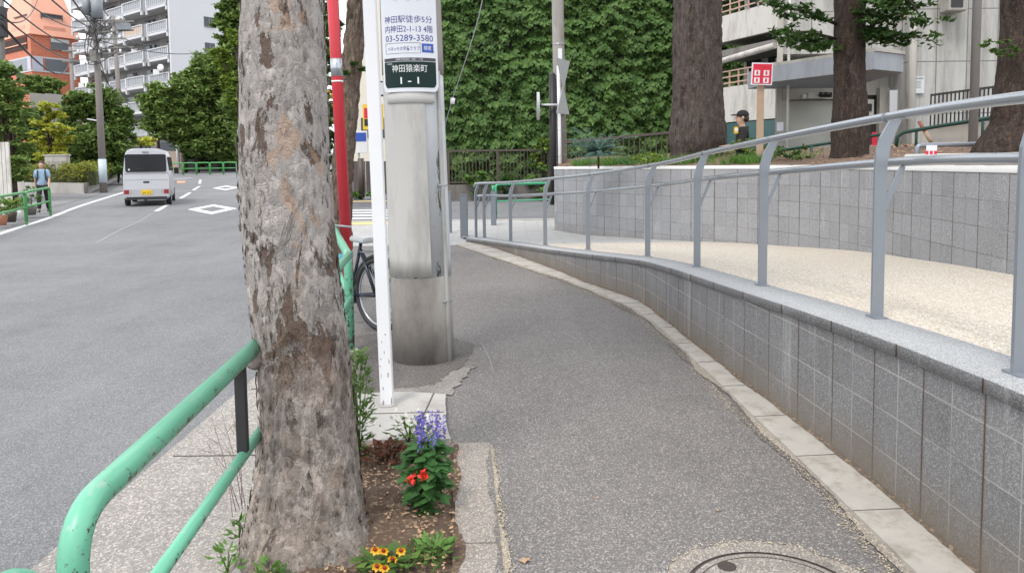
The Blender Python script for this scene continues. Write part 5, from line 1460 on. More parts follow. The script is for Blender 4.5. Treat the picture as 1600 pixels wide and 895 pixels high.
# balcony wing receding to the left
wg = thing('balcony_wing', (8, 23, 0), 'cream building wing with pink balcony rails between big trunk and annex', 'building')
A = Vector((X(1213, 21.6), 21.6, 0)); B = Vector((X(1100, 24.6), 24.6, 0)); dw = (B-A).normalized(); nw = Vector((dw.y, -dw.x, 0)) 
if nw.y > 0: nw = -nw
back = -nw
MB().prism([A+back*1.6+Vector((0, 0, -.5)), B+back*1.6+Vector((0, 0, -.5)), B+back*6+Vector((0, 0, -.5)), A+back*6+Vector((0, 0, -.5))], None, (0, 0, 10)).build('back_wall', m_lint, wg)
m_pink = plain('pink_rail', (.55, .36, .30), .6, .1, 5)
for zi, (z0, z1) in enumerate(((2.72, 3.80), (5.2, 6.0), (7.7, 8.5))):
    pa = MB(); pa.prism([A+Vector((0, 0, z0)), B+Vector((0, 0, z0)), B+Vector((0, 0, z1)), A+Vector((0, 0, z1))], None, back*.15)
    po = pa.build('balcony_parapet', m_bwhite, wg)
    MB().prism([A+back*.16+Vector((0, 0, z0+.1)), B+back*.16+Vector((0, 0, z0+.1)), B+back*1.58+Vector((0, 0, z0+.1)), A+back*1.58+Vector((0, 0, z0+.1))], None, (0, 0, .16)).build('balcony_floor', m_lint, wg)
    mb = MB()
    for h in (.12, .30, .48): mb.beam(A+Vector((0, 0, z1+h)), B+Vector((0, 0, z1+h)), .035, .035)
    for k in range(9): q = A.lerp(B, k/8); mb.beam((q.x, q.y, z1), (q.x, q.y+.001, z1+.48), .04, .04)
    mb.build('balcony_rail', m_pink, po)
    for k in range(3):
        q = A.lerp(B, .15+.3*k)+back*1.56; mb = MB(); q2 = A.lerp(B, .33+.3*k)+back*1.56
        mb.prism([(q.x, q.y, z1-.7), (q2.x, q2.y, z1-.7), (q2.x, q2.y, z1+1.0), (q.x, q.y, z1+1.0)], None, -back*.04); mb.build('window', m_glass, wg)
MB().tube([A+nw*.1+Vector((0, 0, 4.75)), B+nw*.1+Vector((0, 0, 4.55))], .09, 10).build('eaves_pipe', m_bwhite, wg)
MB().prism([A+Vector((0, 0, 4.75)), B+Vector((0, 0, 4.75)), B+Vector((0, 0, 4.95)), A+Vector((0, 0, 4.95))], None, back*1.5).build('soffit', m_dkrec, wg)
MB().prism([A+nw*.02+Vector((0, 0, 1.9)), B+nw*.02+Vector((0, 0, 1.9)), B+nw*.02+Vector((0, 0, 2.68)), A+nw*.02+Vector((0, 0, 2.68))], None, back*.1).build('ground_window', plain('teal_glass', (.03, .09, .09), .2), wg)
# ------------------------------------------------------------------ cream building, street things seen between trunk and poles
m_cream = plain('cream_wall', (.62, .58, .49), .8, .05, .6)
cb2 = thing('cream_building', (X(575, 46), 46, .5), 'plain cream building seen between the second trunk and the white post', 'building')
MB().bbox(X(548, 46), X(720, 46), 46, 56, 0, 12.5).build('wall', m_cream, cb2)
MB().bbox(X(542, 46), X(725, 46), 45.8, 56.2, 12.5, 12.8).build('roof', m_lint, cb2)
for px in (585, 640): q = P(px, 200, 45.98); MB().box(q, (1.6, .06, 1.2)).build('window', m_glass, cb2)
hoard = thing('shop_sign', (X(571, 30), 30, gz(30)), 'yellow framed red and black street sign behind the white post', 'sign')
c = P(583, 183, 30); MB().tube([(c.x, c.y+.08, gz(30)), (c.x, c.y+.08, c.z)], .05, 10).build('post', m_steel, hoard)
MB().box(c, (.80, .08, 1.0)).build('frame', plain('sign_yellow', (.75, .50, .03), .5), hoard, .01)
MB().box((c.x-.13, c.y-.045, c.z+.15), (.42, .02, .40)).build('red_panel', mred, hoard); MB().box((c.x-.13, c.y-.045, c.z-.22), (.42, .02, .26)).build('black_panel', m_black, hoard)
c = P(560, 222, 31); bs = thing('street_notice', (c.x, c.y, gz(31)), 'small blue and white notice board beyond the crossing', 'sign')
MB().box(c, (.75, .06, .9)).build('board', m_white, bs, .01); MB().box((c.x, c.y-.035, c.z+.2), (.65, .02, .35)).build('blue_panel', m_bluf, bs); MB().tube([(c.x, c.y+.05, gz(31)), (c.x, c.y+.05, c.z)], .035, 8).build('post', m_steel, bs)
fb = thing('board_fence', (X(570, 29.5), 29.5, gz(29)), 'dark brown board fence beyond the crossing left of the concrete pole', 'fence')
a = P(541, 262, 33); b = P(690, 268, 28.4)
for k in range(14):
    q = a.lerp(b, k/13); q.z = gz(q.y); q2 = a.lerp(b, (k+.92)/13); q2.z = gz(q2.y)
    MB().prism([q, q2, q2+Vector((0, 0, 1.35)), q+Vector((0, 0, 1.35))], None, (0, .03, 0)).build('board', m_brown, fb)
MB().tube([(P(564, 260, 29).x, 29, gz(29)), (P(564, 260, 29).x, 29, gz(29)+1.5)], .12, 10).build('post', m_brown, fb)
c = G(570, 312); t = thing('weed_clump', (c.x, c.y, c.z), 'weedy green verge at the foot of the brown board fence', 'weed')
cloud('foliage', [(c.x+i_*.5-.9, c.y+1.2, c.z+.15, .45, .6, .25) for i_ in range(6)], 800, .08, m_grass, t, 90, nsub=40)
# second street tree behind the foreground trunk
st2 = thing('street_tree', (-2.55, 10.4, 0), 'second leaning grey brown street tree behind the red pole', 'tree')
pf = [tuple(P(526, 420, 10.4))+(.20,), tuple(P(531, 330, 10.4))+(.15,), tuple(P(538, 230, 10.4))+(.135,), tuple(P(549, 110, 10.4))+(.135,), tuple(P(560, 0, 10.4))+(.13,), tuple(P(570, -200, 10.4))+(.12,)]
pf[0] = (pf[0][0], pf[0][1], -.05, .21)
trunk_mesh('trunk', pf, m_bark4, st2, 80, .03, .012, 5.0, .05)
cl = [tuple(P(516, y, 10.6))+(.19, .2, .2) for y in (-20, 20, 55, 90, 125, 160, 195, 225, 255)]
cl += [tuple(P(552, 108, 10.2))+(.12, .12, .10)]
cloud('side_shoots', cl, 3600, .038, m_gd, st2, 91, nsub=90)
cloud('crown', [(-2.2, 10.6, 7.2, 2.2, 2.2, 1.4), (-1.8, 10.4, 4.35, .9, .9, .35)], 2600, .1, m_gl, st2, 92)
yb = P(517, 155, 10.2); t = thing('yellow_blossom', yb, 'small yellow leaf cluster beside the red pole', 'leaves')
cloud('leaves', [(yb.x, yb.y, yb.z, .04, .05, .13)], 40, .03, plain('yellow_leaf', (.60, .42, .03), .6), t, 93, nsub=6)
# ------------------------------------------------------------------ far left: white balcony apartment block
m_apt = plain('apartment_white', (.56, .56, .575), .8, .05, .3)
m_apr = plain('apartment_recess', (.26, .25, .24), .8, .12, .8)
m_rail = plain('balcony_panel', (.33, .35, .37), .5, .08, 2)
m_beig = plain('cream_balcony', (.58, .44, .33), .6, .08, 2)
A = Vector(((275-800)/F*84, 84, 0)); dB = Vector((-10, 8, 0)).normalized(); nB = Vector((-dB.y, dB.x, 0))
if nB.y > 0: nB = -nB
bk = -nB
ap = thing('apartment_block', (A.x, A.y, 1.2), 'tall white apartment block with stacked grey balconies at upper left', 'building')
LB = 25.0; top = 27.0
E = A+dB*LB
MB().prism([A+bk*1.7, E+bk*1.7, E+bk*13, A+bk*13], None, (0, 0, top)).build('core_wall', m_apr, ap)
# white brick end wall
ew = A+bk*.0
MB().prism([A+nB*.0-dB*.02, A-dB*.35, A-dB*.35+bk*13, A-dB*.02+bk*13], None, (0, 0, top)).build('end_wall', m_apt, ap)
for (off, zc) in ((4.0, 17.5), (4.0, 14.6), (4.0, 11.7), (8.5, 17.5), (8.5, 14.6)):
    q = A-dB*.36+bk*off; w_ = MB(); w_.prism([q+Vector((0, 0, zc)), q+bk*1.2+Vector((0, 0, zc)), q+bk*1.2+Vector((0, 0, zc+1.1)), q+Vector((0, 0, zc+1.1))], None, -dB*.04)
    wf = w_.build('window', m_glass, ap); f_ = MB(); f_.beam(q-dB*.06+Vector((0, 0, zc)), q-dB*.06+bk*1.2+Vector((0, 0, zc)), .08, .08); f_.beam(q-dB*.06+bk*.6+Vector((0, 0, zc)), q-dB*.06+bk*.601+Vector((0, 0, zc+1.1)), .06, .06); f_.build('window_frame', m_dkrec, wf)
bayw = 5.0
for fl in range(8):
    z0 = 2.4+fl*2.86
    for b_ in range(5):
        s0 = .2+b_*bayw; s1 = s0+bayw-.25; pj = .0 if b_ % 2 == 0 else .35
        a_ = A+dB*s0; c_ = A+dB*s1
        sl = MB(); sl.prism([a_-bk*pj+Vector((0, 0, z0-.28)), c_-bk*pj+Vector((0, 0, z0-.28)), c_+bk*1.68+Vector((0, 0, z0-.28)), a_+bk*1.68+Vector((0, 0, z0-.28))], None, (0, 0, .3))
        for q in (a_, c_-dB*.2): sl.prism([q-bk*pj+Vector((0, 0, z0-.7)), q+dB*.3-bk*pj+Vector((0, 0, z0-.7)), q+dB*.3-bk*pj+Vector((0, 0, z0+1.15)), q-bk*pj+Vector((0, 0, z0+1.15))], None, bk*.2)
        for q in (a_,): sl.prism([q-bk*pj+Vector((0, 0, z0)), q+bk*1.68+Vector((0, 0, z0)), q+bk*1.68+Vector((0, 0, z0+(1.15 if b_ else 1.15))), q-bk*pj+Vector((0, 0, z0+1.15))], None, dB*.12)
        bo = sl.build('balcony', m_apt, ap)
        rl = MB(); q1 = a_+dB*.2-bk*(pj-.08); q2 = c_-dB*.1-bk*(pj-.08)
        rl.prism([q1+Vector((0, 0, z0+.12)), q2+Vector((0, 0, z0+.12)), q2+Vector((0, 0, z0+1.02)), q1+Vector((0, 0, z0+1.02))], None, bk*.04)
        rl.build('railing', m_beig if (fl == 5 and b_ == 1) else m_rail, bo)
        rb_ = MB(); rb_.beam(q1+Vector((0, 0, z0+1.1))+nB*.05, q2+Vector((0, 0, z0+1.1))+nB*.05, .10, .10); rb_.beam(q1+Vector((0, 0, z0+.1))+nB*.05, q2+Vector((0, 0, z0+.1))+nB*.05, .08, .08)
        for k in range(11): q = q1.lerp(q2, k/10)+nB*.05; rb_.beam(q+Vector((0, 0, z0+.1)), q+Vector((0.001, 0, z0+1.1)), .035, .04)
        rb_.build('balusters', m_apt, bo)
        wn = MB(); q1 = a_+dB*1.0+bk*1.64; q2 = a_+dB*3.4+bk*1.64
        wn.prism([q1+Vector((0, 0, z0+.1)), q2+Vector((0, 0, z0+.1)), q2+Vector((0, 0, z0+2.1)), q1+Vector((0, 0, z0+2.1))], None, nB*.05); wn.build('window', m_glass, bo)
        if (fl*3+b_) % 4 == 1:
            q = a_+dB*3.8+bk*.5; MB().box(q+Vector((0, 0, z0+1.3)), (.7, .3, .9)).build('laundry', m_whitec, bo)
MB().prism([A-dB*.4+nB*.4, E+nB*.4, E+bk*13, A-dB*.4+bk*13], None, (0, 0, .4)).tf(Matrix.Translation((0, 0, top))).build('roof', m_apt, ap)
q = A+dB*1.2+nB*.45; MB().ell((q.x, q.y, 12.6), (.38, .12, .38), 14, 8).build('satellite_dish', m_white, ap)
# ------------------------------------------------------------------ orange building
def brickm(name, c):
    t = NT(name); br = t.n('TexBrick'); t.t.links.new(t.n('Mapping', i={0: t.P(), 2: (rad(90), 0, 0)}).outputs[0], br.inputs['Vector'])
    for k, v_ in (('Scale', 1.0), ('Mortar Size', .02), ('Brick Width', .5), ('Row Height', .16)): br.inputs[k].default_value = v_
    br.inputs['Color1'].default_value = (*mul(c, .9), 1); br.inputs['Color2'].default_value = (*mul(c, 1.1), 1); br.inputs['Mortar'].default_value = (*mul(c, .7), 1)
    return t.out(br.outputs[0], .8)
m_org = brickm('orange_brick', (.60, .20, .115)); m_sal = plain('salmon_roof', (.74, .36, .25), .7, .06, .6)
m_win = NT('pale_window').out((.16, .18, .20), .1, None, 0, .6); m_lav = plain('pale_lavender_band', (.50, .52, .62), .6, .05, 1)
C = Vector(((62-800)/F*100, 100, 0)); Lp = Vector(((14-800)/F*106, 106, 0)); Rp = Vector(((136-800)/F*105, 105, 0))
Bk = Rp+(Lp-C)+Vector((0, 3, 0))
ob = thing('orange_building', (C.x, C.y, 0), 'orange brick building with slanted salmon roof at upper left', 'building')
zc_ = 19.2
MB().prism([Lp, C, Rp, Bk], None, (0, 0, zc_)).build('brick_wall', m_org, ob)
cen = (Lp+C+Rp+Bk)/4
tp = [q+(cen-q)*.52+Vector((0, 0, zc_+8.2)) for q in (Lp, C, Rp, Bk)]; bt = [q+(q-cen).normalized()*.35+Vector((0, 0, zc_+.003)) for q in (Lp, C, Rp, Bk)]
mb = MB(); mb.add(bt+tp, [(0, 1, 5, 4), (1, 2, 6, 5), (2, 3, 7, 6), (3, 0, 4, 7), (4, 5, 6, 7), (3, 2, 1, 0)]); rf = mb.build('mansard_roof', m_sal, ob)
tpc = sum(tp, Vector())/4; MB().box((tpc.x, tpc.y, tpc.z+.9), (5, 4, 1.8)).build('rooftop_box', m_org, ob)
def onface(a, b, t0, t1, z0, z1, mat, name, out=.06, par=None, lean=0):
    n_ = Vector(((b-a).y, -(b-a).x, 0)).normalized()
    if n_.dot(a-cen) < 0: n_ = -n_
    q1 = a.lerp(b, t0)+n_*out; q2 = a.lerp(b, t1)+n_*out
    mb = MB(); mb.prism([q1+Vector((0, 0, z0)), q2+Vector((0, 0, z0)), q2-n_*lean*(z1-z0)+Vector((0, 0, z1)), q1-n_*lean*(z1-z0)+Vector((0, 0, z1))], None, n_*.06); return mb.build(name, mat, par or ob)
for a, b in ((Lp, C), (C, Rp)):
    onface(a, b, 0, 1, 14.4, 14.62, m_apt, 'white_string_course', .02); onface(a, b, 0, 1, 16.2, 16.4, m_apt, 'white_string_course', .02)
onface(Lp, C, .1, .88, 14.64, 16.18, m_win, 'window'); onface(Lp, C, .88, .99, 14.64, 16.18, m_lav, 'lavender_panel', .04)
onface(C, Rp, .01, .22, 14.64, 16.18, m_lav, 'lavender_panel', .04); onface(C, Rp, .27, .70, 14.64, 16.18, m_win, 'window'); onface(C, Rp, .82, 1, 14.64, 16.18, m_win, 'window')
w_ = onface(C, Rp, .40, .78, 17.6, 18.95, m_win, 'window'); onface(C, Rp, .40, .78, 18.45, 18.95, m_apt, 'blind', .13, w_); onface(C, Rp, .38, .80, 17.45, 17.6, m_dkrec, 'sill', .1, w_)
onface(Lp, C, .15, .9, 17.4, 19.0, plain('recess_shade', (.06, .03, .025), .9), 'balcony_opening'); onface(Lp, C, .1, .92, 18.0, 18.15, m_sal, 'balcony_rail', .15)  # flat dark panel on the wall, painted as the shade inside the balcony
def dormer(a, b, t0, t1, z0, z1, gapz=.0):
    n_ = Vector(((b-a).y, -(b-a).x, 0)).normalized()
    if n_.dot(a-cen) < 0: n_ = -n_
    q1 = a.lerp(b, t0)-n_*.9; q2 = a.lerp(b, t1)-n_*.9
    mb = MB(); mb.prism([q1+Vector((0, 0, z0)), q2+Vector((0, 0, z0)), q2+Vector((0, 0, z1)), q1+Vector((0, 0, z1))], None, n_*.25); o = mb.build('dormer_window', m_win, ob)
    mb = MB(); mb.beam(q1+n_*.35+Vector((0, 0, z1)), q2+n_*.35+Vector((0, 0, z1)), .5, .12)
    for k in (0, .5, 1): q = q1.lerp(q2, k)+n_*.3; mb.beam(q+Vector((0, 0, z0)), q+Vector((.001, 0, z1)), .12, .12)
    mb.build('frame', m_dkrec, o)
    mb = MB(); mb.prism([q1+n_*.9+Vector((0, 0, z0-.3)), q2+n_*.9+Vector((0, 0, z0-.3)), q2+n_*.9+Vector((0, 0, z0+.3)), q1+n_*.9+Vector((0, 0, z0+.3))], None, -n_*.1); mb.build('ledge', m_sal, o)
dormer(C, Rp, .28, .72, 20.2, 22.2); dormer(Lp, C, .42, .82, 20.2, 22.0)
# small buildings around
t = thing('glass_building', (X(4, 120), 120, 0), 'narrow pale teal glass building at the left edge', 'building')
MB().bbox(X(-40, 120), X(15, 120), 120, 128, 0, 22).build('wall', plain('teal_wall', (.20, .42, .46), .4, .1, .6), t)
for k in range(5): MB().bbox(X(-40, 120), X(15, 120), 119.9, 119.99, 6+k*3.2, 6.4+k*3.2).build('floor_band', m_lav, t)
t = thing('rooftop_house', (X(30, 150), 150, 0), 'dark roofed building rising behind the orange building', 'building')
MB().bbox(X(8, 150), X(60, 150), 150, 160, 0, 31).build('wall', m_apr, t); MB().bbox(X(6, 150), X(62, 150), 149.5, 160.5, 31, 33).build('roof', m_brown, t)
t = thing('garden_wall', (X(68, 48), 48, gz(48)), 'beige stepped wall standing behind the yellow maple', 'wall')
w1 = P(46, 145, 48); w2 = P(93, 148, 50); MB().prism([(w1.x, w1.y, 0), (w2.x, w2.y, 0), (w2.x, w2.y, w2.z), ((w1.x+w2.x)/2, (w1.y+w2.y)/2, w2.z+.0), ((w1.x+w2.x)/2, (w1.y+w2.y)/2, w1.z), (w1.x, w1.y, w1.z)], None, (0, .4, 0)).build('wall_body', plain('beige_wall', (.36, .33, .30), .85, .08, 1), t)
t = thing('far_house', (X(300, 76), 76, gz(76)), 'shaded low building with dark fence at the far bend of the road', 'building')
MB().bbox(X(205, 76), X(420, 76), 76, 82, 0, 4.6).build('wall', plain('far_wall', (.20, .19, .18), .85, .2, .4), t); MB().bbox(X(200, 76), X(425, 76), 75.8, 82.4, 4.6, 4.8).build('roof', m_dkrec, t)
for px in (222, 262, 300, 340): q = P(px, 235, 75.9); MB().box(q, (1.5, .12, 1.6)).build('window', m_glass, t)
MB().bbox(X(290, 75.5), X(420, 75.5), 75.2, 75.4, 0, 3.0).build('dark_fence_panel', plain('very_dark_fence', (.03, .03, .03), .8), t)
q = P(271, 235, 75); MB().bbox(q.x-.9, q.x+.9, 74.6, 75.6, .5, 3.2).build('entrance_block', plain('tan_block', (.42, .33, .27), .8, .2, 1), t)
MB().tube([P(274, 205, 74.5), P(279, 262, 74.5)], .12, 8).build('white_mast', m_white, t)
# ------------------------------------------------------------------ trees left
def tree(px, pyb, d, crowns, n, leaf, mat, lab, seed, name='tree', group=None, nsub=60, trunkr=.16, flat=.55, limbs=True, bm_=None, dense=1.0, sub=.42):
    n = int(n*1.35); nsub = int(nsub*1.5); leaf *= 1.12
    b = P(px, pyb, d); zb = gz(d)
    t = thing(name, (b.x, d, zb), lab, 'tree', group)
    cl = []
    for (cx, cy, rx, ry) in crowns:
        q = P(cx, cy, d+((cx*7) % 3-1)*.3*rx*d/F); cl.append((q.x, q.y, q.z, rx*d/F, rx*d/F*.8, ry*d/F))
    cloud('crown', cl, n, leaf, mat, t, seed, nsub=nsub, flat=flat, shell=.35, sub=sub)
    top_ = Vector(cl[0][:3]); base = Vector((b.x, d, zb-.1)); fork = base.lerp(Vector((b.x, d, top_.z)), .45)
    MB().tube([base, (base+fork)/2, fork, Vector((b.x, d, top_.z))], [trunkr*1.2, trunkr, trunkr*.8, trunkr*.4], 10).build('trunk', bm_ or m_bark3, t)
    mb = MB()
    for c in cl[:7]: mb.tube([fork, fork.lerp(Vector(c[:3]), .5)+Vector((0, 0, .1)), Vector(c[:3])], [trunkr*.5, trunkr*.35, trunkr*.15], 6)
    mb.build('limb', bm_ or m_bark3, t)
    return t
tree(20, 300, 30, [(12, 150, 28, 30), (30, 185, 22, 28), (5, 200, 28, 35), (32, 225, 18, 24), (-15, 130, 35, 40), (12, 255, 30, 24), (8, 110, 14, 14), (30, 265, 18, 22)], 9000, .075, m_gfb, 'green conifer like tree at the left edge behind the walking man', 101, nsub=150)
tree(-50, 300, 31, [(-30, 120, 50, 60), (-60, 180, 50, 50)], 1500, .2, m_gd, 'tree mostly beyond the left edge', 102)
tree(80, 290, 42, [(72, 166, 17, 8), (86, 181, 22, 8), (62, 193, 19, 8), (90, 200, 22, 9), (68, 212, 23, 9), (95, 220, 22, 9), (80, 232, 25, 8), (55, 225, 15, 9), (78, 245, 28, 8)], 7500, .105, m_yel, 'bright yellow layered maple behind the stone sign', 103, nsub=170, trunkr=.09, flat=.4)
tree(60, 150, 60, [(66, 136, 29, 15), (48, 134, 16, 14), (86, 140, 12, 12)], 3200, .17, m_gfa, 'round green bush top against the orange building', 104)
tree(55, 290, 47, [(40, 190, 34, 34), (20, 240, 30, 30), (58, 240, 30, 30), (100, 262, 30, 16)], 6200, .14, m_gfa, 'mid green bushy tree filling in behind the yellow maple', 112, nsub=100)
tree(150, 292, 46, [(128, 185, 32, 42), (160, 175, 36, 36), (186, 205, 24, 40), (150, 228, 50, 34), (118, 225, 28, 34), (185, 245, 26, 26), (150, 152, 32, 18), (120, 165, 22, 22), (198, 190, 14, 28), (150, 262, 50, 20), (105, 255, 20, 26)], 21000, .125, m_gfa, 'dense dark green tree behind the utility pole', 105, nsub=330)
tree(250, 285, 69, [(250, 160, 28, 28), (238, 190, 20, 22), (262, 195, 24, 24), (255, 146, 16, 14), (278, 180, 20, 26), (240, 175, 18, 24)], 8000, .19, m_gfb, 'light green tree above the van before the apartments', 106, nsub=150)
tree(310, 290, 71, [(300, 150, 34, 28), (335, 165, 36, 44), (300, 190, 38, 30), (345, 210, 30, 34), (318, 218, 36, 26), (280, 208, 26, 20), (360, 150, 24, 50), (330, 115, 28, 28), (360, 235, 18, 26), (350, 246, 30, 12), (300, 232, 26, 14)], 21000, .19, m_gfa, 'wide dark tree mass over the far bend right of the van', 107, nsub=360)
tree(346, 290, 75, [(300, 125, 30, 20), (328, 98, 26, 24), (290, 140, 24, 18), (345, 120, 26, 36)], 6500, .21, m_gfb, 'lighter green tree top rising behind the dark tree mass', 113, nsub=120)
tree(400, 300, 24, [(352, 40, 20, 38), (372, 20, 26, 54), (355, 88, 18, 30), (372, 80, 22, 34), (375, 130, 26, 44), (360, -10, 26, 24), (368, 175, 18, 26), (410, 60, 40, 60), (430, 150, 40, 50), (465, 60, 35, 50), (374, 215, 14, 26), (500, 60, 26, 70), (505, 160, 22, 70)], 20000, .085, m_gfb, 'tall bright green tree just left of and behind the foreground trunk', 108, nsub=330)
tree(402, 300, 22.5, [(350, 100, 14, 16), (358, 125, 14, 20), (366, 150, 12, 18), (345, 85, 12, 10), (364, 60, 8, 16)], 2400, .085, m_gy, 'yellow green foliage tips hanging beside the foreground trunk', 109, nsub=60)
tree(222, 262, 62, [(222, 223, 20, 6), (232, 220, 12, 6)], 700, .2, m_yel, 'small yellow green shrub above the van roof', 110, nsub=30)
tree(290, 262, 72, [(300, 240, 14, 14), (345, 244, 16, 14), (362, 250, 12, 12), (320, 250, 16, 10)], 1400, .22, m_gd, 'dim shrubs at the end of the road', 111, nsub=40)
# ------------------------------------------------------------------ hedge with low wall and stone sign
h1 = G(34, 297); h2 = G(160, 296); h1.y = 27.0
hx0, hx1 = P(33, 280, 27.5).x, P(156, 280, 33).x
kb = thing('hedge_kerb', (hx0, 27.5, gz(27.5)), 'low grey stone kerb wall holding the hedge', 'wall')
hv = [Vector((P(28, 297, 38).x, 38.0, 0)), Vector((P(131, 300, 35.8).x, 35.8, 0)), Vector((P(184, 278, 58).x, 58.0, 0))]
for a, b in zip(hv, hv[1:]):
    z0 = gz(a.y)-.2; MB().prism([a+Vector((0, 0, z0)), b+Vector((0, 0, gz(b.y)-.2)), b+Vector((0, 0, gz(b.y)+.42)), a+Vector((0, 0, gz(a.y)+.42))], None, (.05, .3, 0)).build('stone_course', m_conc, kb)
hd = thing('hedge', (hx0, 29, gz(28)), 'clipped yellow green hedge on the stone kerb beside the sidewalk', 'hedge')
cl = []
for a, b, n_ in ((hv[0], hv[1], 9), (hv[1], hv[2], 20)):
    for k in range(n_): q = a.lerp(b, k/n_); cl.append((q.x-(.45 if n_ > 10 else 0), q.y+.75, gz(q.y)+.92, .52, .60, .46))
cloud('foliage', cl, 15000, .062, m_hedge, hd, 120, nsub=640, shell=.75, sub=.5)
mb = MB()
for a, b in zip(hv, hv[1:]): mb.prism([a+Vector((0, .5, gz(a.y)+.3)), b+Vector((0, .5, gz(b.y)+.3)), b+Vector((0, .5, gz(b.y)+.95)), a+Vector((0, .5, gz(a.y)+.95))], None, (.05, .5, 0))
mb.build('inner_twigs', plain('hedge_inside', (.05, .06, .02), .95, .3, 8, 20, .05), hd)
ss = thing('stone_sign', (P(90, 262, 37.9).x, 37.9, gz(38)), 'grey engraved stone name sign standing in the hedge', 'sign')
q = P(90, 254, 37.9); MB().box((q.x, q.y, q.z-.05), (1.12, .3, .75)).build('stone_block', m_conc, ss, .02); MB().box((q.x, q.y, q.z+.36), (1.2, .36, .08)).build('stone_cap', m_conc, ss, .01)
text_mb('千代田区立', .1, lambda x, y: (q.x+x, q.y-.153, q.z-.02+y), 'engraving', m_dkrec, ss, (.8, .17))
# white panel wall at the left edge, pots, fence
t = thing('corrugated_fence', (P(4, 300, 21).x, 21, gz(21)), 'pale corrugated panel fence at the far left edge', 'fence')
a = P(13, 222, 21.5); mb = MB()
for k in range(14): x = a.x-.11*k; mb.bbox(x-.10, x-.005, 21.5, 21.55+.02*(k % 2), gz(21), a.z)
mb.build('metal_sheet', m_bwhite, t)
def pot(px, py, h, lab, mat, sd_, blob):
    g_ = G(px, py, -.0); t = thing('potted_plant', g_, lab, 'potted plant', 'pots by the left sidewalk rail')
    MB().tube([g_, g_+Vector((0, 0, .18)), g_+Vector((0, 0, .26))], [.10, .135, .15], 14).build('pot', blob, t)
    cloud('foliage', [(g_.x, g_.y, g_.z+.26+h/2, .26, .22, h*.6)], 260, .05, mat, t, sd_, nsub=16)
    MB().tube([g_+Vector((0, 0, .2)), g_+Vector((0, 0, .26+h/2))], .012, 5).build('stem', m_bark3, t)
mt_ = plain('terracotta', (.40, .17, .10), .8)
pot(3, 352, .45, 'reddish pot with leafy plant at the left edge', m_gl, 1, mt_)
pot(18, 347, .35, 'brown pot with pale green plant second from the left edge', m_gy, 2, m_brown)
pot(50, 336, .6, 'bushy potted plant beside the walking man', m_gl, 3, m_dkrec)
pot(33, 342, .3, 'white pot with small plant between the rail posts', m_grass, 4, m_whitec)
def farguard(pA, pB, H, r, lab, mat, n=0, grp='green pipe guard rails along the kerb'):
    return guard('guard_rail', pA, pB, lab, mat=mat, r=r, H=H, lowz=H*.5, lr=r*.8, rb=.12, group=grp)
a = G(79, 335, 0); b = G(42, 347, 0); farguard(tuple(a), tuple(b), .80, .036, 'bright green guard rail end post in front of the walking man', m_green2)
a = G(41, 348, 0); b = G(-40, 372, 0); farguard(tuple(a), tuple(b), .80, .036, 'bright green guard rail leaving the picture at the left edge', m_green2)
xs_ = np.linspace(266, 371, 6)
for k in range(5):
    a = P(xs_[k], 273, 64); b = P(xs_[k+1]-1.2, 273, 64); a.z = b.z = gz(64)
    farguard(tuple(a), tuple(b), .95, .05, 'green guard rail on the far bend, panel %s' % ('nearest the van', 'second from the van', 'in the middle of the row', 'second from the foreground trunk', 'touching the foreground trunk')[k], m_green2, grp='green rails on the far bend')
a = P(215, 270, 60); b = P(264, 271, 62); a.z = gz(60); b.z = gz(62)
farguard(tuple(a), tuple(b), .95, .05, 'green guard rail mostly hidden behind the van', m_green2, grp='green rails on the far bend')
# left sidewalk pavement
sw = crom([G(-260, 470, 0), G(-130, 410, 0), G(-5, 362, 0), G(70, 339, 0), G(120, 320, 0), G(180, 302, 0), G(215, 285, 0)], 1.0)
v = []; f = []
for p in sw: v += [(p.x-.9, p.y, gz(p.y)-.07), (p.x-9, p.y+1, gz(p.y+1)-.07)]
for i in range(len(sw)-1): f.append((2*i, 2*i+1, 2*i+3, 2*i+2))
o = mesh_np('left_pavement', v, f, asphalt('pavement_asphalt', (.19, .188, .185), .3, 120)); o['kind'] = 'structure'
# ------------------------------------------------------------------ utility poles and wires
g_ = P(162, 298, 36.5); zb = g_.z
up = thing('utility_pole', (g_.x, 36.5, gz(36.5)), 'tall concrete utility pole with transformer left of the van', 'utility pole', 'utility poles on the left')
T = P(147, 0, 36.5); d_ = (T-g_); 
def upp(py): return g_+d_*((298-py)/298)
MB().tube([g_-Vector((0, 0, .2)), upp(150), upp(0), upp(-60)], [.17, .15, .115, .10], 16).build('shaft', plain('far_concrete', (.22, .195, .18), .85, .1, 2), up)
MB().tube([upp(285), upp(248)], [.182, .178], 16).build('advert_wrap', plain('pale_blue_wrap', (.50, .58, .63), .5, .1, 3), up)
q = upp(14); MB().tube([q+Vector((.25, -.25, -.5)), q+Vector((.25, -.25, .45))], .24, 16).build('transformer', plain('transformer_grey', (.20, .22, .24), .5), up); 
MB().tube([q+Vector((-.3, -.15, -.3)), q+Vector((-.3, -.15, .5))], .18, 14).build('transformer', bpy.data.materials['transformer_grey'], up)
for py in (34, 62, 84, -8):
    q = upp(py); MB().beam(q+Vector((-.9, -.15, 0)), q+Vector((1.5, -.15, .03)), .07, .07).build('cross_arm', m_dkrec, up)
    for k in range(5): qq = q+Vector((-.8+.5*k, -.15, .12)); MB().tube([qq-Vector((0, 0, .1)), qq+Vector((0, 0, .08))], .05, 8).build('insulator', m_white, up)
mb = MB(); rgw = random.Random(9)
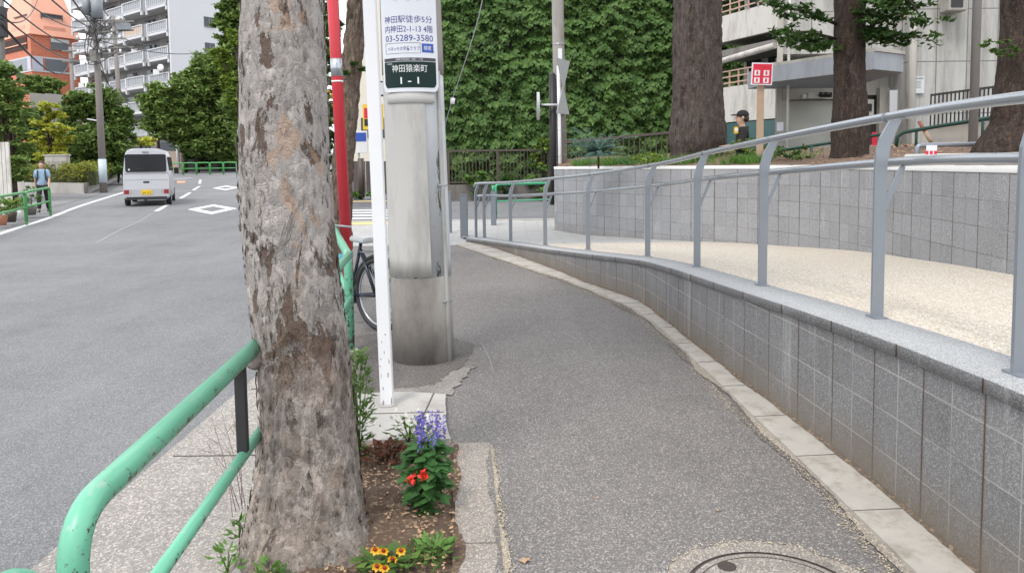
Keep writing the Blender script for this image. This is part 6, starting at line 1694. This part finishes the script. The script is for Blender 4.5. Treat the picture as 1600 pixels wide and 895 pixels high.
for k in range(15):
    q = upp(rgw.uniform(15, 100))+Vector((rgw.uniform(-.5, .5), -.2, 0)); e = upp(rgw.uniform(15, 110))+Vector((rgw.uniform(-.6, 1.2), -.3, 0)); m1 = (q+e)/2+Vector((rgw.uniform(-.3, .3), -.1, -.3)); mb.tube(crom([q, m1, e], .3), .018, 5)
mb.build('jumper_wires', m_black, up)
q = upp(88); MB().box(q+Vector((.0, -.25, 0)), (.30, .22, .5)).build('junction_box', m_dkrec, up)
q = upp(188); MB().beam(q, q+Vector((-.55, -.1, .1)), .08, .06).build('step_bracket', m_white, up)
g2 = P(186, 150, 58); p2 = thing('utility_pole', (g2.x, 58, gz(58)), 'second thinner utility pole with cross arms before the apartments', 'utility pole', 'utility poles on the left')
T2 = P(177, 25, 58); MB().tube([(g2.x+.2, 58, gz(58)), g2, T2], [.19, .17, .13], 12).build('shaft', bpy.data.materials['far_concrete'], p2)
for py in (36, 50, 76): q = P(180, py, 57.8); MB().beam(q+Vector((-1.4, 0, 0)), q+Vector((1.4, 0, .1)), .1, .1).build('cross_arm', m_dkrec, p2)
q = P(193, 42, 57.6); MB().box(q, (.9, .4, .5)).build('switch_box', bpy.data.materials['transformer_grey'], p2)
g3 = P(114, 140, 80); p3 = thing('utility_pole', (g3.x, 80, gz(80)), 'small distant utility pole in front of the orange building', 'utility pole', 'utility poles on the left')
MB().tube([(g3.x, 80, gz(80)), P(110, 74, 80)], [.22, .18], 10).build('shaft', bpy.data.materials['far_concrete'], p3)
for py in (80, 96): q = P(111, py, 79.8); MB().beam(q+Vector((-.9, 0, 0)), q+Vector((.9, 0, 0)), .12, .12).build('cross_arm', m_dkrec, p3)
e0 = P(3, 55, 34); ep = thing('utility_pole', (e0.x, 34, gz(34)), 'dark pole top cut by the upper left corner', 'utility pole', 'utility poles on the left')
MB().tube([(P(2, 200, 34).x, 34, gz(34)-.1), P(1, 60, 34), P(0, -40, 34)], [.17, .15, .13], 14).build('shaft', m_dkrec, ep); MB().box(P(1, 35, 33.8), (.42, .3, 1.3)).build('cable_box', m_black, ep)
wires = [((0, -30, 12), (147, 34, 36.5)), ((5, 0, 12), (146, 62, 36.5)), ((0, 22, 12), (147, 84, 36.5)), ((60, -20, 20), (178, 36, 58)), ((100, -20, 20), (186, 50, 58)), ((0, 30, 12), (60, -5, 30)),
         ((147, 62, 36.5), (178, 140, 70)), ((147, 84, 36.5), (190, 150, 70)), ((150, 34, 36.5), (260, 60, 84)), ((150, 62, 36.5), (330, 80, 60)), ((178, 50, 58), (148, 62, 36.5)), ((0, 37, 12), (112, 82, 80)), ((150, -8, 36.5), (186, 36, 58))]
desc = ['running from the top left corner to the upper pole arm', 'crossing the orange building to the middle pole arm', 'sagging lowest from the left edge to the utility pole', 'steep over the orange roof to the second pole', 'from the top edge towards the second pole arm', 'short and rising at the top left corner', 'from the utility pole down behind the dark tree', 'lowest from the utility pole into the trees', 'thin towards the apartment end wall', 'long and faint towards the bright green tree', 'linking the first and second utility poles', 'thin towards the small distant pole', 'highest between the first and second poles']
for (a, b), ds in zip(wires, desc):
    A_ = P(*a); B_ = P(*b); L = (A_-B_).length; ps = [A_.lerp(B_, t_)-Vector((0, 0, 4*t_*(1-t_)*L*.018)) for t_ in np.linspace(0, 1, 14)]
    o = MB().tube(ps, .016 if max(a[2], b[2]) < 40 else .028, 5).build('overhead_wire', m_black); props(o, 'black overhead wire '+ds, 'wire', 'overhead wires')
# ------------------------------------------------------------------ van
def van():
    rear = P(230.5, 318, 26.9); d = Vector((-.36, .93, 0)).normalized(); yaw = math.atan2(d.y, d.x)-math.pi/2
    t = thing('minivan', (rear.x, rear.y, gz(rear.y)-.08), 'silver kei van seen from behind driving away on the road', 'van')
    M4 = Matrix.Translation((rear.x, rear.y, gz(rear.y)-.08)) @ Matrix.Rotation(yaw, 4, 'Z') @ Matrix.Diagonal((1.04, 1.05, 1.08, 1))
    mv = NT('van_silver'); mv = mv.out((.45, .45, .47), .3, None, .3, .5)
    mvt = plain('tail_lamp_red', (.28, .015, .02), .2, .1, 20); mvg = NT('van_glass').out((.010, .011, .014), .12, None, 0, .25)
    prof = [(.66, .24), (.725, .34), (.735, .60), (.735, .98), (.715, 1.12), (.665, 1.50), (.625, 1.74), (.56, 1.835), (.40, 1.88), (0, 1.895)]
    ring = [(x, z) for x, z in prof]+[(-x, z) for x, z in prof[::-1][1:]]
    st = [(0.0, .965, .985), (.03, .99, .997), (.12, 1, 1), (2.3, 1, 1), (2.55, .99, .995), (2.9, .97, None), (3.28, .93, None), (3.38, .86, None)]
    n = len(ring); v = []; f = []
    for j, (y, sx, sz) in enumerate(st):
        for (x, z) in ring:
            if sz is None:
                cap_ = {5: 1.52, 6: .98, 7: .90}[j]; zz = .24+(min(z, cap_)-.24)*1.0; fx = sx*(1 if z < cap_ else .93)
                v.append((x*fx, y, zz))
            else: v.append((x*sx, y-(.06*(1 if z < .7 else 0) if j == 0 else 0)+(max(0, z-1.0)*.10 if j < 2 else 0), .24+(z-.24)*sz))
    for j in range(len(st)-1):
        for k in range(n-1): a = j*n+k; f.append((a, a+1, a+n+1, a+n))
        f.append((j*n+n-1, j*n, (j+1)*n, (j+1)*n+n-1))
    # rear face as horizontal quads
    for k in range(n//2):
        a, b = k, k+1; c_, d2 = n-2-k, n-1-k
        if b < c_: f.append((a, b, c_, d2)); q = (len(st)-1)*n; f.append((q+d2, q+c_, q+b, q+a))
        else: f.append((a, b, d2)) if b != d2 else None; break
    f = [x for x in f if x]
    mb = MB(); mb.add(v, f, True); mb.tf(M4); body = mb.build('body', mv, t)
    me = body.data
    try:
        bpy.context.view_layer.objects.active = body
        md = body.modifiers.new('es', 'EDGE_SPLIT'); md.split_angle = rad(38)
    except Exception: pass
    def rearz(z): return -.012+(max(0, z-1.0)*.10)
    def plate(x0, x1, z0, z1, mat, name, par=None, off=.0, cr=.05):
        pts = []
        for (cx, cz, a0) in ((x1-cr, z1-cr, 0), (x0+cr, z1-cr, 90), (x0+cr, z0+cr, 180), (x1-cr, z0+cr, 270)):
            for k in range(4): a = rad(a0+30*k); pts.append((cx+cr*math.cos(a), cz+cr*math.sin(a)))
        mb = MB(); mb.prism([(x, rearz(z)-off, z) for x, z in pts], None, (0, .03, 0)); mb.tf(M4); return mb.build(name, mat, par or t)
    gls = plate(-.635, .635, 1.12, 1.70, mvg, 'rear_window', None, .012, .06)
    for z in (.86, 1.085): MB().box((0, rearz(z)-.004, z), (1.36, .012, .010)).tf(M4).build('panel_gap', m_dkrec, body)
    hl = plate(-.10, .09, .755, .815, m_black, 'hatch_handle', None, .03, .015)
    MB().tube([(.0, -.03, 1.13), (.0, -.06, 1.18), (-.32, -.035+.03, 1.22)], .012, 6).tf(M4).build('rear_wiper', m_black, t)
    MB().box((0, .055, 1.77), (.2, .03, .03)).tf(M4).build('brake_lamp', m_dkrec, t)
    mbp = MB(); mbp.box((0, -.05, .42), (1.44, .18, .30)); mbp.tf(M4); bp_ = mbp.build('rear_bumper', mv, t, .03)
    for s in (-1, 1):
        MB().box((s*.61, -.125, .47), (.17, .05, .15)).tf(M4).build('tail_light', mvt, t, .012)
        MB().box((s*.48, -.135, .47), (.06, .02, .12)).tf(M4).build('reverse_light', m_lint, t, .005)
        for (y, nm) in ((.55, 'wheel'), (2.85, 'wheel')):
            w_ = MB(); w_.tube([(s*.575, y, .27), (s*.73, y, .27)], .27, 28); w_.tf(M4); wo = w_.build(nm, m_black, t, .02)
            w_ = MB(); w_.tube([(s*.70, y, .27), (s*.736, y, .27)], .165, 20); w_.tf(M4); w_.build('rim', m_steel, wo)
        # side glass and mirror
        mb = MB(); mb.prism([(s*.722, .25, 1.16), (s*.722, 2.35, 1.16), (s*.672, 2.28, 1.62), (s*.672, .32, 1.62)], None, (s*.012, 0, 0)); mb.tf(M4); mb.build('side_window', mvg, t)
        MB().box((s*.83, 2.5, 1.15), (.16, .08, .22)).tf(M4).build('wing_mirror', m_black, t, .02)
    mb = MB(); mb.prism([(-.62, 2.60, 1.76), (.62, 2.60, 1.76), (.66, 3.0, 1.02), (-.66, 3.0, 1.02)], None, (0, .02, .02)); mb.tf(M4); mb.build('windscreen', mvg, t)
    pl_ = MB().box((0, -.15, .455), (.33, .012, .165)).tf(M4).build('number_plate', plain('plate_yellow', (.80, .52, .02), .4, .03, 5), t, .004)
    text_mb('24-32', .1, lambda x, y: M4 @ Vector((x, -.158, .435+y)), 'digits', m_black, pl_, (.27, .075))
    MB().box((0, .3, .26), (1.25, .9, .10)).tf(M4).build('underbody', m_black, t); MB().tube([(-.05, -.05, .22), (-.05, .2, .22)], .05, 10).tf(M4).build('exhaust', m_black, t)
    MB().box((-.52, -.03, 1.20), (.05, .006, .05)).tf(M4).build('window_sticker', m_white, gls)
van()
# ------------------------------------------------------------------ people
def skin(name, J, E_, mat, M4, parent, lev=2):
    """J: {key:(pos, radius)}; grown with the skin modifier, root = first key"""
    keys = list(J); me = bpy.data.meshes.new('s'); me.from_pydata([J[k][0] for k in keys], [(keys.index(a), keys.index(b)) for a, b in E_], []); me.update()
    o = bpy.data.objects.new('s', me); COL.objects.link(o)
    md = o.modifiers.new('Skin', 'SKIN'); md.use_smooth_shade = True
    if not me.skin_vertices: me.skin_vertices.new()
    for i, k in enumerate(keys):
        r = J[k][1]; r = (r, r) if not isinstance(r, tuple) else r
        me.skin_vertices[0].data[i].radius = r; me.skin_vertices[0].data[i].use_root = (i == 0)
    sb = o.modifiers.new('Sub', 'SUBSURF'); sb.levels = lev; sb.render_levels = lev
    dg = bpy.context.evaluated_depsgraph_get(); dg.update(); m2 = bpy.data.meshes.new_from_object(o.evaluated_get(dg))
    bpy.data.objects.remove(o)
    m2.transform(M4); m2.name = name; m2.materials.clear(); m2.materials.append(mat)
    m2.polygons.foreach_set('use_smooth', np.ones(len(m2.polygons), bool))
    return link(name, m2, parent)
def person(loc, yaw, h, lab, shirt, pants, walk=.22, arm=.18, pack=None, cap=None, hair=m_hair, headturn=0, shoe=m_black, fingers=True, jacket=None, armbend=None, short=True):
    k = h/1.72; M4 = Matrix.Translation(loc) @ Matrix.Rotation(yaw, 4, 'Z') @ Matrix.Scale(k, 4)
    t = thing('person', loc, lab, 'person')
    # local frame: x to the figure's right, +y forward
    L = {}
    def J(*a): L[a[0]] = (Vector(a[1]), a[2])
    wl = {1: walk, -1: -walk}
    J('pelvis', (0, 0, .92), (.135, .10)); J('waist', (0, 0, 1.08), (.12, .09)); J('chest', (0, 0, 1.28), (.15, .105)); J('neckb', (0, -.005, 1.43), (.075, .065)); J('neck', (0, .01, 1.49), .050)
    J('jaw', (0, .035, 1.555), (.070, .080)); J('chin', (0, .098, 1.528), .022); J('head', (0, .010, 1.635), (.092, .112)); J('crown', (0, .0, 1.70), (.07, .085)); J('nose', (0, .128, 1.60), .014)
    E_ = [('pelvis', 'waist'), ('waist', 'chest'), ('chest', 'neckb'), ('neckb', 'neck'), ('neck', 'jaw'), ('jaw', 'head'), ('head', 'crown'), ('head', 'nose'), ('jaw', 'chin')]
    for s in (1, -1):
        c = 'R' if s > 0 else 'L'; w = wl[s]; a_ = -arm*s
        J('sh'+c, (s*.175, 0, 1.385), .056); ex, ey, ez = s*.215, a_*.35-.02, 1.12; J('el'+c, (ex, ey, ez), .042)
        wx, wy, wz = s*.22, a_*1.0+.03, .885
        if armbend and c in armbend: wx, wy, wz = armbend[c]
        J('wr'+c, (wx, wy, wz), .028); dr = (Vector((wx, wy, wz))-Vector((ex, ey, ez))).normalized(); hp = Vector((wx, wy, wz))+dr*.05; J('pa'+c, hp, (.032, .02) )
        J('kn'+c, (s*.095, w*.55+.03, .50), .062); J('hi'+c, (s*.088, 0, .86), .088); J('an'+c, (s*.095, w*1.0-.03, .09), .040); J('he'+c, (s*.095, w-.02, .045), .036); J('to'+c, (s*.10, w+.15, .03), .032)
        E_ += [('chest', 'sh'+c), ('sh'+c, 'el'+c), ('el'+c, 'wr'+c), ('wr'+c, 'pa'+c), ('pelvis', 'hi'+c), ('hi'+c, 'kn'+c), ('kn'+c, 'an'+c), ('an'+c, 'he'+c), ('he'+c, 'to'+c)]
        if fingers:
            side = Vector((0, 1, 0))
            for i_, (o_, ln) in enumerate(((-.024, .052), (-.008, .065), (.008, .07), (.022, .064))):
                b0 = hp+side*o_; J('f%d%s' % (i_, c), b0+dr*.028, .0085); J('g%d%s' % (i_, c), b0+dr*(.028+ln*.6)+Vector((-s*.012, 0, 0)), .0075)
                E_ += [('pa'+c, 'f%d%s' % (i_, c)), ('f%d%s' % (i_, c), 'g%d%s' % (i_, c))]
            J('th'+c, hp-dr*.01+Vector((0, .042, 0))+dr*.02, .009); E_.append(('pa'+c, 'th'+c))
    body = skin('body', L, E_, m_skin, M4, t)
    g = .018
    def grow(keys, edges, extra, nm, mat, add=g):
        Q = {}; add = add+.012 if nm in ('shirt', 'jacket') else add
        for q in keys:
            r = L[q][1]; Q[q] = (L[q][0], (r[0]+add, r[1]+add) if isinstance(r, tuple) else r+add)
        for q, p_, r in extra: Q[q] = (Vector(p_), r)
        return skin(nm, Q, edges, mat, M4, t)
    ex = []; ed = [('chest', 'waist'), ('waist', 'hem'), ('chest', 'neckb')]
    ex.append(('hem', (0, 0, .80), (.165, .13)))
    for c in 'RL':
        sh = L['sh'+c][0]; el = L['el'+c][0]; wr = L['wr'+c][0]
        if short: ex.append(('cuff'+c, tuple(sh.lerp(el, .85)), .068)); ed += [('chest', 'sh'+c), ('sh'+c, 'cuff'+c)]
        else: ex.append(('cuff'+c, tuple(el.lerp(wr, .95)), .045)); ed += [('chest', 'sh'+c), ('sh'+c, 'el'+c), ('el'+c, 'cuff'+c)]
    keys = ['chest', 'waist', 'neckb', 'shR', 'shL']+([] if short else ['elR', 'elL'])
    grow(keys, ed, ex, 'shirt' if short else 'jacket', shirt)
    grow(['pelvis', 'hiR', 'hiL', 'knR', 'knL'], [('pelvis', 'hiR'), ('hiR', 'knR'), ('knR', 'cfR'), ('pelvis', 'hiL'), ('hiL', 'knL'), ('knL', 'cfL')],
         [('cfR', tuple(L['anR'][0]+Vector((0, 0, .0))), .066), ('cfL', tuple(L['anL'][0]+Vector((0, 0, .0))), .066)], 'trousers', pants, .014)
    for c in 'RL':
        skin('shoe', {'a': (L['he'+c][0], .05), 'b': (L['he'+c][0].lerp(L['to'+c][0], .6), .048), 'c': (L['to'+c][0], .040)}, [('a', 'b'), ('b', 'c')], shoe, M4, t)
    if cap:
        MB().ell((0, -.005, 1.665), (.094, .108, .088), 20, 12).tf(M4).build('cap', cap, t)
        MB().ell((0, .135, 1.665), (.070, .075, .012), 16, 6).tf(M4).build('cap_visor', cap, t)
        MB().ell((0, -.045, 1.60), (.082, .072, .07), 16, 10).tf(M4).build('hair', hair, t)
    else:
        hb = MB(); hb.ell((0, -.018, 1.672), (.092, .106, .082), 20, 12); hb.ell((0, -.05, 1.61), (.085, .065, .085), 16, 10); hb.tf(M4).build('hair', hair, t)
    fc = MB()
    for s in (-1, 1): fc.ell((s*.032, .096, 1.622), (.013, .008, .007), 10, 6)
    fc.tf(M4).build('eyes', m_black, t); MB().ell((0, .092, 1.565), (.024, .008, .006), 10, 6).tf(M4).build('mouth', plain('lips', (.35, .14, .12), .5), t)
    er = MB()
    for s in (-1, 1): er.ell((s*.083, .0, 1.61), (.012, .022, .032), 10, 6)
    er.tf(M4).build('ears', m_skin, t)
    if pack:
        MB().box((0, -.20, 1.22), (.30, .16, .42)).tf(M4).build('backpack', pack, t, .05, 3)
        mb = MB()
        for s in (-1, 1): mb.tube([(s*.10, -.14, 1.40), (s*.105, -.02, 1.475), (s*.11, .10, 1.40), (s*.115, .135, 1.28), (s*.13, .10, 1.12), (s*.15, -.08, 1.02)], .021, 8)
        mb.tf(M4).build('backpack_strap', pack, t)
    return t
g_ = G(68, 331, -.03); person(Vector((g_.x, 24.3, gz(24.3)-.03)) if False else Vector((P(67, 300, 24.2).x, 24.2, gz(24.2)-.04)), rad(203), 1.60, 'man in pale blue short sleeved shirt and black trousers walking with a backpack', m_bluesh, m_blackc, pack=m_navy, hair=plain('brown_hair', (.06, .03, .02), .6), walk=.27, arm=.2)
person(Vector((P(189, 280, 46).x, 46, gz(46)-.07)), rad(15), 1.72, 'distant walker in grey top partly hidden behind the van', m_greysh, m_blackc, pack=m_navy, fingers=False)
q = P(1160, 190, 13.4)
person(Vector((q.x, q.y, P(1162, 173, 13.4).z-1.74)), rad(80), 1.72, 'man in black cap and dark jacket walking past behind the mound', m_blackc, m_navy, cap=m_blackc, short=False, walk=.2, armbend={'R': (.18, .25, 1.12), 'L': (-.18, .25, 1.12)})
cpp = P(1150, 204, 13.2); t = thing('yellow_bottle', (cpp.x, cpp.y, cpp.z), 'small yellow package held by the man in the black cap', 'package')
MB().box(cpp, (.07, .05, .12)).build('package', plain('package_yellow', (.75, .50, .04), .5), t, .01); MB().box(cpp+Vector((0, -.027, .01)), (.05, .004, .05)).build('paper_label', m_white, t)
bpy.context.view_layer.update()
